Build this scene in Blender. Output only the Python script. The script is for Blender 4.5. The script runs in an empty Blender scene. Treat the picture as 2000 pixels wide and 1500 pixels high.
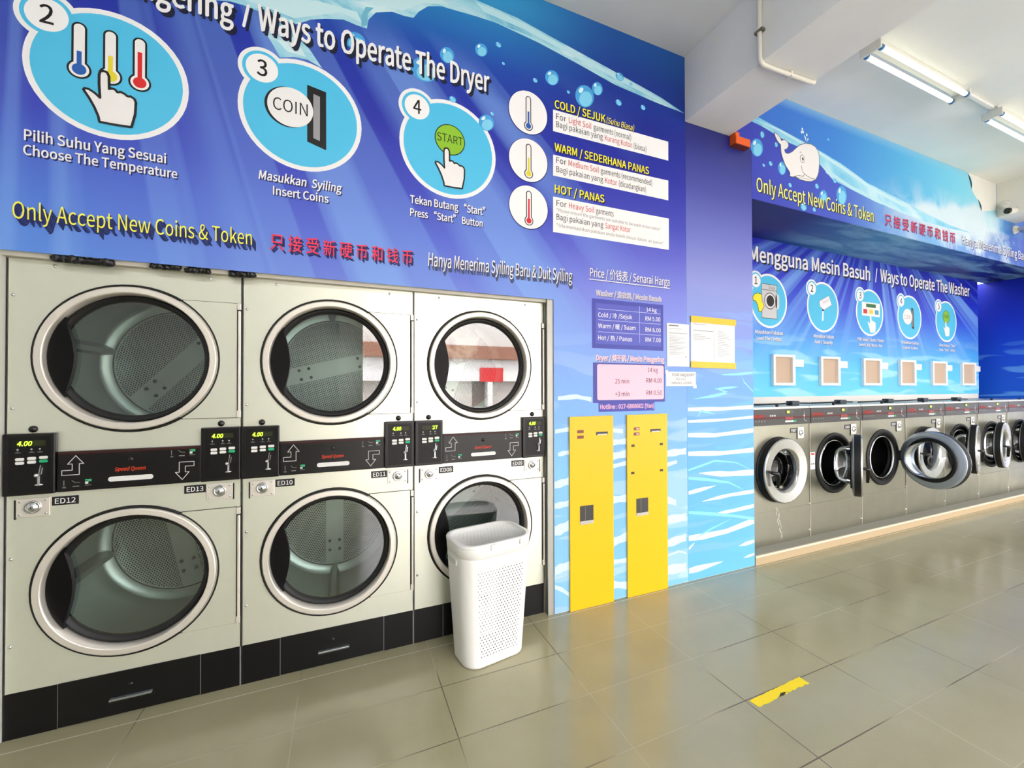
import bpy, bmesh, math, random
from math import pi, sin, cos, radians
from mathutils import Vector, Matrix
from mathutils.geometry import tessellate_polygon
SC = bpy.context.scene
COL = SC.collection
random.seed(7)

# ---------------------------------------------------------------- camera, sky, exposure
def make_camera():
    yaw, pitch, roll = .3942, .0096, -.0027
    F = Vector((sin(yaw)*cos(pitch), cos(yaw)*cos(pitch), sin(pitch)))
    R = Vector((cos(yaw), -sin(yaw), 0)); U = R.cross(F)
    R2 = R*cos(roll)+U*sin(roll); U2 = -R*sin(roll)+U*cos(roll)
    cd = bpy.data.cameras.new('camera'); c = bpy.data.objects.new('camera', cd)
    cd.sensor_fit = 'HORIZONTAL'; cd.sensor_width = 36; cd.lens = 795.572/2000*36
    cd.clip_start = .02; cd.clip_end = 200
    c.matrix_world = Matrix(((R2.x, U2.x, -F.x, 1.2141), (R2.y, U2.y, -F.y, -2.2258), (R2.z, U2.z, -F.z, 1.3644), (0, 0, 0, 1)))
    COL.objects.link(c); SC.camera = c
make_camera()
SC.view_settings.view_transform = 'Standard'; SC.view_settings.look = 'None'
SC.view_settings.gamma = 1; SC.view_settings.use_curve_mapping = False
SC.view_settings.exposure = 1.76
SC.cycles.use_denoising = True
SC.cycles.max_bounces = 10; SC.cycles.diffuse_bounces = 5; SC.cycles.transparent_max_bounces = 12
SC.cycles.caustics_reflective = False; SC.cycles.caustics_refractive = False
SC.cycles.sample_clamp_indirect = 4
W = bpy.data.worlds.new('overcast_sky'); SC.world = W; W.use_nodes = True
bg = W.node_tree.nodes['Background']
bg.inputs[0].default_value = (.985, .98, 1.03, 1); bg.inputs[1].default_value = 3.2
sd = bpy.data.lights.new('hazy_sun', 'SUN'); sd.energy = 3.5; sd.angle = radians(12); sd.color = (1, .97, .96)
so = bpy.data.objects.new('hazy_sun', sd); so.rotation_euler = (radians(-28), radians(14), 0); COL.objects.link(so)

# ---------------------------------------------------------------- materials
def lin(c):
    return tuple(((x/255)/12.92 if x/255 <= .04045 else ((x/255+.055)/1.055)**2.4) for x in c)+(1.,)
_M = {}
def mat(rgb, rough=.5, metal=0., spec=.5, emit=0., name=None):
    k = (tuple(rgb), rough, metal, spec, emit)
    if k in _M: return _M[k]
    m = bpy.data.materials.new(name or 'paint_%02x%02x%02x' % tuple(int(v) for v in rgb)); m.use_nodes = True
    b = m.node_tree.nodes['Principled BSDF']
    b.inputs['Base Color'].default_value = lin(rgb); b.inputs['Roughness'].default_value = rough
    b.inputs['Metallic'].default_value = metal; b.inputs['Specular IOR Level'].default_value = spec
    if emit:
        b.inputs['Emission Color'].default_value = lin(rgb); b.inputs['Emission Strength'].default_value = emit
    _M[k] = m; return m
def ink(rgb): return mat(rgb, .42, 0, .3)

class NT:
    """small helper to write node graphs"""
    def __init__(s, name):
        s.m = bpy.data.materials.new(name); s.m.use_nodes = True
        s.t = s.m.node_tree; s.b = s.t.nodes['Principled BSDF']; s.out = s.t.nodes['Material Output']
    def n(s, typ, **kw):
        x = s.t.nodes.new(typ)
        for k, v in kw.items(): setattr(x, k, v)
        return x
    def put(s, sock, v):
        if isinstance(v, bpy.types.NodeSocket): s.t.links.new(v, sock)
        elif v is not None: sock.default_value = v
    def math(s, op, a, b=None, c=None, clamp=False):
        x = s.n('ShaderNodeMath', operation=op, use_clamp=clamp)
        s.put(x.inputs[0], a); s.put(x.inputs[1], b); s.put(x.inputs[2], c); return x.outputs[0]
    def xyz(s):
        tc = s.n('ShaderNodeTexCoord'); sp = s.n('ShaderNodeSeparateXYZ'); s.t.links.new(tc.outputs['Object'], sp.inputs[0])
        s.co = tc.outputs['Object']; return sp.outputs
    def comb(s, x, y, z):
        c = s.n('ShaderNodeCombineXYZ'); s.put(c.inputs[0], x); s.put(c.inputs[1], y); s.put(c.inputs[2], z); return c.outputs[0]
    def noise(s, v, scale, detail=2, rough=.5, dist=0):
        x = s.n('ShaderNodeTexNoise'); s.put(x.inputs['Vector'], v); x.inputs['Scale'].default_value = scale
        x.inputs['Detail'].default_value = detail; x.inputs['Roughness'].default_value = rough; x.inputs['Distortion'].default_value = dist
        return x.outputs['Fac']
    def rng(s, v, a, b, c=0., d=1., smooth=False):
        x = s.n('ShaderNodeMapRange', interpolation_type='SMOOTHSTEP' if smooth else 'LINEAR')
        s.put(x.inputs[0], v)
        for i, q in enumerate((a, b, c, d)): x.inputs[1+i].default_value = q
        return x.outputs[0]
    def ramp(s, v, stops, mode='LINEAR'):
        x = s.n('ShaderNodeValToRGB'); s.put(x.inputs[0], v); r = x.color_ramp; r.interpolation = mode
        r.elements.remove(r.elements[0]); r.elements[0].position = stops[0][0]; r.elements[0].color = lin(stops[0][1])
        for p, c in stops[1:]:
            e = r.elements.new(p); e.color = lin(c)
        return x.outputs[0]
    def mix(s, f, a, b):
        x = s.n('ShaderNodeMix', data_type='RGBA'); s.put(x.inputs['Factor'], f)
        s.put(x.inputs['A'], lin(a) if isinstance(a, tuple) else a); s.put(x.inputs['B'], lin(b) if isinstance(b, tuple) else b)
        return x.outputs['Result']
    def done(s, col=None, rough=.5, metal=0., spec=.5):
        if col is not None: s.put(s.b.inputs['Base Color'], lin(col) if isinstance(col, tuple) else col)
        s.put(s.b.inputs['Roughness'], rough); s.put(s.b.inputs['Metallic'], metal); s.put(s.b.inputs['Specular IOR Level'], spec)
        return s.m

def rays(t, x, z, x0, z0, k=9., seed=0.):
    """fan of light shafts printed on the banner, 0..1"""
    a = t.math('ARCTAN2', t.math('SUBTRACT', x, x0), t.math('SUBTRACT', z0, z))
    n = t.noise(t.comb(a, seed, 0.), k, 1.5, .6)
    n2 = t.noise(t.comb(a, seed+5., 0.), k*2.3, 1, .5)
    return t.math('ADD', t.math('MULTIPLY', t.rng(n, .5, .55), .55), t.math('MULTIPLY', t.rng(n2, .53, .56), .45))
def ripples(t, x, z, sx, sz, lo, hi, seed=0.):
    """horizontal water ripple lines printed on the banner, 0..1"""
    w = t.noise(t.comb(x, z, seed), 1.3, 2)
    v = t.comb(t.math('MULTIPLY', x, sx), t.math('ADD', t.math('MULTIPLY', z, sz), t.math('MULTIPLY', w, 2.2)), seed)
    n = t.noise(v, 1., 1.2, .45, .3)
    return t.rng(n, lo, hi)

def m_mural():
    t = NT('mural_print'); x, y, z = t.xyz()
    base = t.ramp(t.rng(z, 0, 4), [(0, (150, 216, 250)), (.18, (140, 205, 250)), (.34, (120, 172, 240)), (.42, (122, 146, 226)),
        (.48, (104, 124, 216)), (.53, (84, 104, 208)), (.6, (52, 66, 186)), (.68, (30, 42, 165)), (.75, (20, 44, 160)), (.8, (18, 68, 168)), (.86, (30, 120, 190)), (.9, (46, 150, 205))])
    right = t.ramp(t.rng(z, 0, 4), [(0, (130, 194, 238)), (.18, (124, 186, 238)), (.34, (116, 164, 232)), (.44, (124, 142, 226)),
        (.5, (118, 128, 220)), (.56, (92, 98, 202)), (.62, (60, 66, 182)), (.7, (32, 40, 160)), (.78, (14, 34, 140)), (.86, (16, 56, 152)), (.92, (22, 86, 170))])
    c = t.mix(t.rng(x, 1.9, 2.9, smooth=True), base, right)
    leftlow = t.math('MULTIPLY', t.rng(x, .9, -.3), t.rng(z, 2.5, 1.9))
    c = t.mix(t.math('MULTIPLY', leftlow, .75), c, (70, 150, 232))
    f = t.math('MULTIPLY', rays(t, x, z, .1, 4.9, 5.5, 2.), t.math('MULTIPLY', t.rng(z, 1.6, 2.3, .8, .5), t.rng(x, 3.1, 2.2)))
    c = t.mix(t.math('MULTIPLY', f, t.rng(z, 3.3, 3.0)), c, (128, 172, 240))
    r = t.math('MULTIPLY', ripples(t, x, z, 1.0, 7.5, .53, .57, 3.), t.rng(z, 1.75, 1.2))
    c = t.mix(t.math('MULTIPLY', r, .4), c, (190, 216, 250))
    r = t.math('MULTIPLY', ripples(t, x, z, 1.3, 14., .6, .62, 9.), t.rng(z, .9, .4))
    c = t.mix(t.math('MULTIPLY', r, .4), c, (205, 228, 252))
    return t.done(c, .42, 0, .35)
def m_column():
    t = NT('column_print'); x, y, z = t.xyz()
    c = t.ramp(t.rng(z, 0, 3.4), [(0, (108, 186, 240)), (.2, (104, 178, 238)), (.4, (108, 162, 236)), (.5, (126, 152, 226)), (.62, (136, 146, 214)), (.72, (106, 114, 196)), (.82, (70, 76, 164)), (.92, (38, 44, 128)), (1, (26, 30, 104))])
    r = t.math('MULTIPLY', ripples(t, x, z, 1.1, 12., .56, .6, 21.), t.rng(z, 2.1, 1.5))
    c = t.mix(t.math('MULTIPLY', r, .4), c, (140, 186, 255))
    r = t.math('MULTIPLY', ripples(t, x, z, 1.6, 9., .6, .612, 40.), t.rng(z, 2.1, 1.4))
    c = t.mix(t.math('MULTIPLY', r, .4), c, (110, 190, 250))
    return t.done(c, .42, 0, .35)
def m_fascia():
    t = NT('fascia_print'); x, y, z = t.xyz()
    d = t.math('ADD', t.math('MULTIPLY', t.math('SUBTRACT', x, 4.1), .12), t.math('MULTIPLY', t.math('SUBTRACT', z, 2.82), .35))
    top = t.ramp(t.rng(x, 4.1, 9.1), [(0, (50, 110, 212)), (.2, (56, 132, 222)), (.43, (80, 178, 232)), (.66, (120, 210, 238)), (.79, (160, 222, 240)), (.86, (62, 130, 204)), (1, (30, 70, 180))])
    low = t.ramp(t.rng(x, 4.1, 9.2), [(0, (52, 62, 182)), (.22, (60, 82, 196)), (.36, (96, 150, 222)), (.55, (120, 180, 235)), (.72, (105, 150, 225)), (.8, (50, 110, 200)), (1, (40, 70, 190))])
    wl = t.math('ADD', t.rng(x, 4.1, 6.2, 3.44, 3.08), t.rng(x, 6.2, 10, 0, .1))
    c = t.mix(t.rng(t.math('SUBTRACT', z, wl), -.02, .03, smooth=True), low, top)
    edge = t.rng(z, 3.62, 3.7, 0, .55)
    c = t.mix(edge, c, (150, 200, 225))
    zc = t.math('ADD', t.rng(x, 6., 7.6, 3.14, 3.36), t.math('MULTIPLY', t.math('SUBTRACT', t.noise(t.comb(x, 0., 0.), 2.4, 2, .5), .5), .28))
    cl = t.math('MULTIPLY', t.rng(t.math('SUBTRACT', zc, z), -.03, .06, smooth=True), t.math('MULTIPLY', t.rng(x, 5.9, 6.6), t.math('MULTIPLY', t.rng(x, 8.25, 7.8), t.rng(z, 2.86, 3.08, smooth=True))))
    c = t.mix(t.math('MULTIPLY', cl, .9), c, (216, 232, 242))
    foam = t.math('MULTIPLY', t.rng(t.noise(t.comb(x, 0., z), 2.6, 4, .6, .6), .42, .62), t.math('MULTIPLY', t.rng(x, 5.6, 7.2), t.math('MULTIPLY', t.rng(x, 8.9, 8.1), t.rng(z, 3.45, 3.15))))
    c = t.mix(foam, c, (215, 232, 244))
    streak = t.math('MULTIPLY', t.rng(t.noise(t.comb(t.math('MULTIPLY', x, 7.), 0., t.math('MULTIPLY', z, .8)), 1., 2), .55, .65), t.math('MULTIPLY', t.rng(z, 3.02, 2.84), t.rng(x, 6.2, 6.8)))
    c = t.mix(t.math('MULTIPLY', streak, .6), c, (80, 100, 215))
    return t.done(c, .42, 0, .35)
def m_panel():
    t = NT('washer_panel_print'); x, y, z = t.xyz()
    c = t.ramp(t.rng(z, 1.27, 2.82), [(0, (100, 208, 245)), (.2, (86, 190, 242)), (.42, (72, 142, 230)), (.6, (50, 84, 216)), (.78, (28, 46, 196)), (1, (16, 26, 160))])
    f = t.math('MULTIPLY', rays(t, x, z, 6.9, 3.6, 8., 13.), t.rng(z, 1.5, 2.3, .3, .75))
    c = t.mix(t.math('MULTIPLY', f, t.rng(z, 2.85, 2.5, .35, .8)), c, (132, 186, 248))
    r = t.math('MULTIPLY', ripples(t, x, z, 1.2, 9., .55, .62, 33.), t.rng(z, 2.0, 1.6))
    c = t.mix(t.math('MULTIPLY', r, .5), c, (190, 238, 250))
    return t.done(c, .42, 0, .35)
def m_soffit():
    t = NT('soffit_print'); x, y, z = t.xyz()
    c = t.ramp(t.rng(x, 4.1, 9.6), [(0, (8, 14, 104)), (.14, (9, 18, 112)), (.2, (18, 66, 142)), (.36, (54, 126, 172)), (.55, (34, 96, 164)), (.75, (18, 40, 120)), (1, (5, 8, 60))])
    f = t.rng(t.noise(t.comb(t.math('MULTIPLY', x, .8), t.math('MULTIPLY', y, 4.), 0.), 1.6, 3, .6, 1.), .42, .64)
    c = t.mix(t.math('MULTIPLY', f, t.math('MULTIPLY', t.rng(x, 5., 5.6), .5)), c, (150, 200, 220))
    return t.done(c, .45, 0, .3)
def m_alcove():
    t = NT('alcove_print'); x, y, z = t.xyz()
    c = t.ramp(t.rng(z, 1.1, 2.9), [(0, (24, 96, 216)), (.4, (22, 74, 208)), (.65, (18, 48, 188)), (1, (10, 24, 140))])
    v = t.math('ADD', x, y)
    r = t.math('MULTIPLY', ripples(t, v, z, 1.2, 9., .58, .62, 50.), t.rng(z, 2.1, 1.6))
    c = t.mix(t.math('MULTIPLY', r, .6), c, (110, 176, 245))
    return t.done(c, .45, 0, .3)
def m_floor():
    t = NT('beige_floor_tile'); x, y, z = t.xyz()
    gx = t.math('ABSOLUTE', t.math('SUBTRACT', t.math('FRACT', t.math('DIVIDE', t.math('SUBTRACT', x, .4333-6), .6)), .5))
    gy = t.math('ABSOLUTE', t.math('SUBTRACT', t.math('FRACT', t.math('DIVIDE', t.math('SUBTRACT', y, -.0754-11.86), .2965)), .5))
    lx = t.math('GREATER_THAN', gx, .5-.0021/.6); ly = t.math('GREATER_THAN', gy, .5-.0021/.2965)
    g = t.math('MAXIMUM', lx, ly)
    idx = t.math('FLOOR', t.math('DIVIDE', t.math('SUBTRACT', x, .4333-6), .6)); idy = t.math('FLOOR', t.math('DIVIDE', t.math('SUBTRACT', y, -.0754-11.86), .2965))
    wn = t.n('ShaderNodeTexWhiteNoise'); t.put(wn.inputs['Vector'], t.comb(idx, idy, 0.))
    n = t.noise(t.co, 2.2, 4, .6); n2 = t.noise(t.co, 260., 2, .5)
    c = t.mix(t.rng(n, .3, .7), (152, 146, 115), (163, 157, 127))
    c = t.mix(t.math('MULTIPLY', wn.outputs['Value'], .22), c, (168, 162, 132))
    c = t.mix(t.rng(n2, .45, .7, 0, .22), c, (138, 132, 104))
    gc = t.mix(t.rng(t.noise(t.co, 1.1, 2), .47, .56), (66, 56, 42), (158, 150, 124))
    near = t.math('MULTIPLY', ly, t.rng(y, -.2, -.1))
    gc = t.mix(near, gc, (200, 196, 176))
    c = t.mix(t.math('MULTIPLY', g, .85), c, gc)
    ro = t.math('ADD', .17, t.math('MULTIPLY', g, .4))
    return t.done(c, ro, 0, .62)
def m_paint(rgb, var=8):
    t = NT('wall_paint'); t.xyz()
    n = t.noise(t.co, 1.4, 4, .6); d = tuple(max(0, c-var) for c in rgb)
    c = t.mix(t.rng(n, .35, .7), d, tuple(rgb))
    return t.done(c, .7, 0, .25)
def m_steel(rgb=(236, 238, 222), r0=.34, r1=.42, name='brushed_steel', met=.66):
    t = NT(name); x, y, z = t.xyz()
    n = t.noise(t.comb(t.math('MULTIPLY', x, 2.), t.math('MULTIPLY', y, 2.), t.math('MULTIPLY', z, 2.)), 1.6, 4, .6)
    s = t.noise(t.comb(t.math('MULTIPLY', x, 3.), t.math('MULTIPLY', y, 3.), t.math('MULTIPLY', z, 240.)), 1., 2)
    c = t.mix(t.rng(n, .3, .7, 0, .3), tuple(rgb), tuple(v-26 for v in rgb))
    ro = t.math('ADD', t.rng(n, .3, .7, r0, r1), t.rng(s, .3, .7, -.012, .012))
    return t.done(c, ro, met, .5)
def m_glass(tint=(.80, .90, .87), refl=.10, ior=1.5):
    t = NT('door_glass'); t.t.nodes.remove(t.b)
    tr = t.n('ShaderNodeBsdfTransparent'); tr.inputs[0].default_value = tint+(1,)
    gl = t.n('ShaderNodeBsdfGlossy'); gl.inputs['Roughness'].default_value = .01; gl.inputs[0].default_value = (1, 1, 1, 1)
    fr = t.n('ShaderNodeFresnel'); fr.inputs[0].default_value = ior
    f = t.math('ADD', fr.outputs[0], refl, clamp=True)
    mx = t.n('ShaderNodeMixShader'); t.put(mx.inputs[0], f)
    t.t.links.new(tr.outputs[0], mx.inputs[1]); t.t.links.new(gl.outputs[0], mx.inputs[2]); t.t.links.new(mx.outputs[0], t.out.inputs[0])
    return t.m
def hexdots(t, u, v, s, r):
    """1 inside the holes of a staggered perforation of pitch s"""
    h = s*1.7320508
    def d(off):
        a = t.math('SUBTRACT', t.math('FRACT', t.math('ADD', t.math('DIVIDE', u, s), off)), .5)
        b = t.math('MULTIPLY', t.math('SUBTRACT', t.math('FRACT', t.math('ADD', t.math('DIVIDE', v, h), off)), .5), 1.7320508)
        return t.math('SQRT', t.math('ADD', t.math('MULTIPLY', a, a), t.math('MULTIPLY', b, b)))
    return t.math('LESS_THAN', t.math('MINIMUM', d(0.), d(.5)), r)
def m_drumback(a=0.):
    t = NT('perforated_drum_steel'); X, y, Z = t.xyz()
    x = t.math('ADD', t.math('MULTIPLY', X, cos(a)), t.math('MULTIPLY', Z, -sin(a))); z = t.math('ADD', t.math('MULTIPLY', X, sin(a)), t.math('MULTIPLY', Z, cos(a)))
    rr = t.math('SQRT', t.math('ADD', t.math('MULTIPLY', x, x), t.math('MULTIPLY', z, z)))
    h = hexdots(t, x, z, .0125, .34)
    h = t.math('MULTIPLY', h, t.math('GREATER_THAN', t.math('ABSOLUTE', x), .05))
    h = t.math('MULTIPLY', h, t.math('LESS_THAN', rr, .285))
    c = t.mix(h, (196, 204, 198), (10, 12, 12))
    return t.done(c, .38, t.math('MULTIPLY', t.math('SUBTRACT', 1., h), .55), .5)
def m_hamper():
    t = NT('white_hamper_plastic'); x, y, z = t.xyz()
    h = hexdots(t, x, z, .0165, .19)
    inz = t.math('MULTIPLY', t.math('GREATER_THAN', z, .055), t.math('LESS_THAN', z, .485))
    inx = t.math('LESS_THAN', t.math('ABSOLUTE', x), t.rng(z, 0, .6, .1, .14))
    h = t.math('MULTIPLY', h, t.math('MULTIPLY', inz, inx))
    tr = t.n('ShaderNodeBsdfTransparent'); mx = t.n('ShaderNodeMixShader')
    t.put(mx.inputs[0], h); t.done((244, 244, 240), .38, 0, .45)
    t.t.links.new(t.b.outputs[0], mx.inputs[1]); t.t.links.new(tr.outputs[0], mx.inputs[2]); t.t.links.new(mx.outputs[0], t.out.inputs[0])
    return t.m
STEEL = m_steel(); STEEL2 = m_steel((156, 154, 138), .28, .4, 'washer_steel', .85); CHROME = mat((214, 216, 218), .08, 1.); RING = mat((236, 230, 220), .42, .6)
GLASS = m_glass(); BOWL = m_glass((.8, .83, .83), .03, 1.25)
BLACK = mat((10, 10, 11), .32, 0, .5); RUBBER = mat((13, 13, 14), .5, 0, .4); PANEL_BLACK = mat((14, 12, 13), .32, 0, .42)
WHITE = mat((236, 235, 231), .4); PAPER = mat((236, 236, 238), .6, 0, .3)
DRUM = mat((178, 188, 182), .34, .6); DARKDRUM = mat((60, 58, 58), .35, .8)

# ---------------------------------------------------------------- objects
def tag(o, label=None, cat=None, group=None, kind=None):
    if label: o['label'] = label
    if cat: o['category'] = cat
    if group: o['group'] = group
    if kind: o['kind'] = kind
    return o
def thing(name, label, cat, loc=(0, 0, 0), rz=0., group=None):
    o = bpy.data.objects.new(name, None); o.empty_display_size = .1; COL.objects.link(o)
    o.location = loc; o.rotation_euler = (0, 0, rz); return tag(o, label, cat, group)
def link(name, me, parent=None, label=None):
    o = bpy.data.objects.new(name, me); COL.objects.link(o)
    if parent: o.parent = parent
    if label: o['label'] = label
    return o
class MB:
    """collects shapes into ONE mesh"""
    def __init__(s): s.v = []; s.f = []; s.mi = []; s.sm = []; s.mats = []
    def mid(s, m):
        if m not in s.mats: s.mats.append(m)
        return s.mats.index(m)
    def add(s, vs, fs, m, smooth=False, M=None):
        k = len(s.v); i = s.mid(m)
        s.v += [tuple(M @ Vector(v)) if M else tuple(v) for v in vs]
        for f in fs: s.f.append([q+k for q in f]); s.mi.append(i); s.sm.append(smooth)
        return s
    def box(s, x0, x1, y0, y1, z0, z1, m, bev=0., M=None):
        if bev > 0:
            b = bmesh.new(); bmesh.ops.create_cube(b, size=1)
            for v in b.verts: v.co = ((x0+x1)/2+v.co.x*(x1-x0), (y0+y1)/2+v.co.y*(y1-y0), (z0+z1)/2+v.co.z*(z1-z0))
            bmesh.ops.bevel(b, geom=b.edges[:], offset=bev, segments=2, affect='EDGES', profile=.5)
            b.verts.index_update(); vs = [v.co[:] for v in b.verts]; fs = [[v.index for v in f.verts] for f in b.faces]; b.free()
            return s.add(vs, fs, m, False, M)
        vs = [(x, y, z) for z in (z0, z1) for y in (y0, y1) for x in (x0, x1)]
        return s.add(vs, [(0, 2, 3, 1), (4, 5, 7, 6), (0, 1, 5, 4), (2, 6, 7, 3), (0, 4, 6, 2), (1, 3, 7, 5)], m, False, M)
    def lathe(s, prof, c, m, seg=64, smooth=True, axis='Y', M=None, a0=0., a1=2*pi):
        """rings (r, h) about an axis through c; axis Y: h along y"""
        full = abs(a1-a0-2*pi) < 1e-6; n = seg if full else seg+1; vs = []; fs = []
        for r, h in prof:
            for k in range(n):
                a = a0+(a1-a0)*k/seg
                vs.append((c[0]+r*cos(a), c[1]+h, c[2]+r*sin(a)) if axis == 'Y' else (c[0]+r*cos(a), c[1]+r*sin(a), c[2]+h) if axis == 'Z' else (c[0]+h, c[1]+r*cos(a), c[2]+r*sin(a)))
        for j in range(len(prof)-1):
            for k in range(seg):
                a, b = j*n+k, j*n+(k+1) % n
                fs.append((a, b, b+n, a+n))
        return s.add(vs, fs, m, smooth, M)
    def disc(s, c, r, m, seg=48, axis='Y', M=None, rz=None):
        rz = rz or r
        vs = [(c[0]+r*cos(2*pi*k/seg), c[1], c[2]+rz*sin(2*pi*k/seg)) if axis == 'Y' else (c[0]+r*cos(2*pi*k/seg), c[1]+rz*sin(2*pi*k/seg), c[2]) if axis == 'Z' else (c[0], c[1]+r*cos(2*pi*k/seg), c[2]+rz*sin(2*pi*k/seg)) for k in range(seg)]
        return s.add(vs, [list(range(seg))], m, False, M)
    def tube(s, pts, r, m, seg=10, caps=True, M=None):
        P = [Vector(p) for p in pts]; vs = []; fs = []; up = None
        for i, p in enumerate(P):
            t = ((P[min(i+1, len(P)-1)]-p).normalized()+(p-P[max(i-1, 0)]).normalized()).normalized()
            if up is None: up = Vector((0, 0, 1)) if abs(t.z) < .9 else Vector((1, 0, 0))
            a = t.cross(up).normalized(); b = a.cross(t).normalized(); up = b
            rr = r[i] if isinstance(r, (list, tuple)) else r
            for k in range(seg): vs.append(p+(a*cos(2*pi*k/seg)+b*sin(2*pi*k/seg))*rr)
        for i in range(len(P)-1):
            for k in range(seg): fs.append((i*seg+k, i*seg+(k+1) % seg, (i+1)*seg+(k+1) % seg, (i+1)*seg+k))
        if caps: fs += [list(range(seg))[::-1], [(len(P)-1)*seg+k for k in range(seg)]]
        return s.add(vs, fs, m, True, M)
    def prism(s, poly, y0, y1, m, M=None):
        """polygon in x,z pushed from y0 to y1"""
        n = len(poly); vs = [(x, y0, z) for x, z in poly]+[(x, y1, z) for x, z in poly]
        tri = tessellate_polygon([[Vector((x, z, 0)) for x, z in poly]])
        fs = [tuple(t) for t in tri]+[tuple(n+q for q in t) for t in tri]+[(k, (k+1) % n, n+(k+1) % n, n+k) for k in range(n)]
        return s.add(vs, fs, m, False, M)
    def holed(s, x0, x1, z0, z1, c, r, y, m, seg=64):
        """upright plate with a round hole"""
        vs = []; fs = []
        for k in range(seg):
            a = 2*pi*k/seg; dx, dz = cos(a), sin(a); vs.append((c[0]+r*dx, y, c[1]+r*dz))
        for k in range(seg):
            a = 2*pi*k/seg; dx, dz = cos(a), sin(a)
            t = min(((x1 if dx > 0 else x0)-c[0])/dx if abs(dx) > 1e-9 else 1e9, ((z1 if dz > 0 else z0)-c[1])/dz if abs(dz) > 1e-9 else 1e9)
            vs.append((c[0]+t*dx, y, c[1]+t*dz))
        for k in range(seg): fs.append((k, (k+1) % seg, seg+(k+1) % seg, seg+k))
        for cx, cz in ((x0, z0), (x1, z0), (x1, z1), (x0, z1)):
            a = math.atan2(cz-c[1], cx-c[0]) % (2*pi); k = int(a/(2*pi)*seg)
            vs.append((cx, y, cz)); fs.append((seg+k, len(vs)-1, seg+(k+1) % seg))
        return s.add(vs, fs, m)
    def mesh(s, name):
        me = bpy.data.meshes.new(name); me.from_pydata(s.v, [], s.f)
        for m in s.mats: me.materials.append(m)
        me.polygons.foreach_set('material_index', s.mi); me.polygons.foreach_set('use_smooth', s.sm)
        b = bmesh.new(); b.from_mesh(me); bmesh.ops.recalc_face_normals(b, faces=b.faces[:]); b.to_mesh(me); b.free()
        return me
    def build(s, name, parent=None, label=None): return link(name, s.mesh(name), parent, label)

# ---- lettering and flat print
try:
    FONT = bpy.data.fonts.load(bpy.utils.system_resource('DATAFILES')+'/fonts/Noto Sans CJK Regular.woff2')
except Exception:
    FONT = None
_T = {}
def glyphs(txt, bold=0., shear=0., sp=1., hum=False):
    k = (txt, bold, shear, sp, hum)
    if k in _T: return _T[k]
    cu = bpy.data.curves.new('lettering', 'FONT'); cu.body = txt
    if FONT: cu.font = FONT
    cu.offset = bold; cu.shear = shear; cu.resolution_u = 3; cu.space_character = sp
    o = bpy.data.objects.new('lettering', cu); COL.objects.link(o); bpy.context.view_layer.update()
    me = bpy.data.meshes.new_from_object(o.evaluated_get(bpy.context.evaluated_depsgraph_get()))
    vs = [(v.co.x, v.co.y) for v in me.vertices]; fs = [tuple(p.vertices) for p in me.polygons]
    bpy.data.objects.remove(o); bpy.data.curves.remove(cu); bpy.data.meshes.remove(me)
    vs = [(vs[q][0], vs[q][1], (i % 9)*.00003) for i, f in enumerate(fs) for q in f]; k_ = 0; nf = []
    for f in fs: nf.append(tuple(range(k_, k_+len(f)))); k_ += len(f)
    fs = nf
    x0 = min(v[0] for v in vs); x1 = max(v[0] for v in vs)
    _T[k] = (vs, fs, x0, x1); return _T[k]
def ell(cx, cz, rx, rz=None, n=48, a=0.):
    rz = rz or rx
    return [(cx+rx*cos(t)*cos(a)-rz*sin(t)*sin(a), cz+rx*cos(t)*sin(a)+rz*sin(t)*cos(a)) for t in (2*pi*k/n for k in range(n))]
def rrect(x0, x1, z0, z1, r, n=5):
    P = []
    for cx, cz, a in ((x1-r, z1-r, 0), (x0+r, z1-r, pi/2), (x0+r, z0+r, pi), (x1-r, z0+r, 1.5*pi)):
        P += [(cx+r*cos(a+pi/2*k/n), cz+r*sin(a+pi/2*k/n)) for k in range(n+1)]
    return P
_h = glyphs('H'); CAPH = max(v[1] for v in _h[0]); _h = glyphs('\u53d7'); CJH = max(v[1] for v in _h[0])-min(v[1] for v in _h[0]); CJB = -min(v[1] for v in _h[0])
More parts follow.
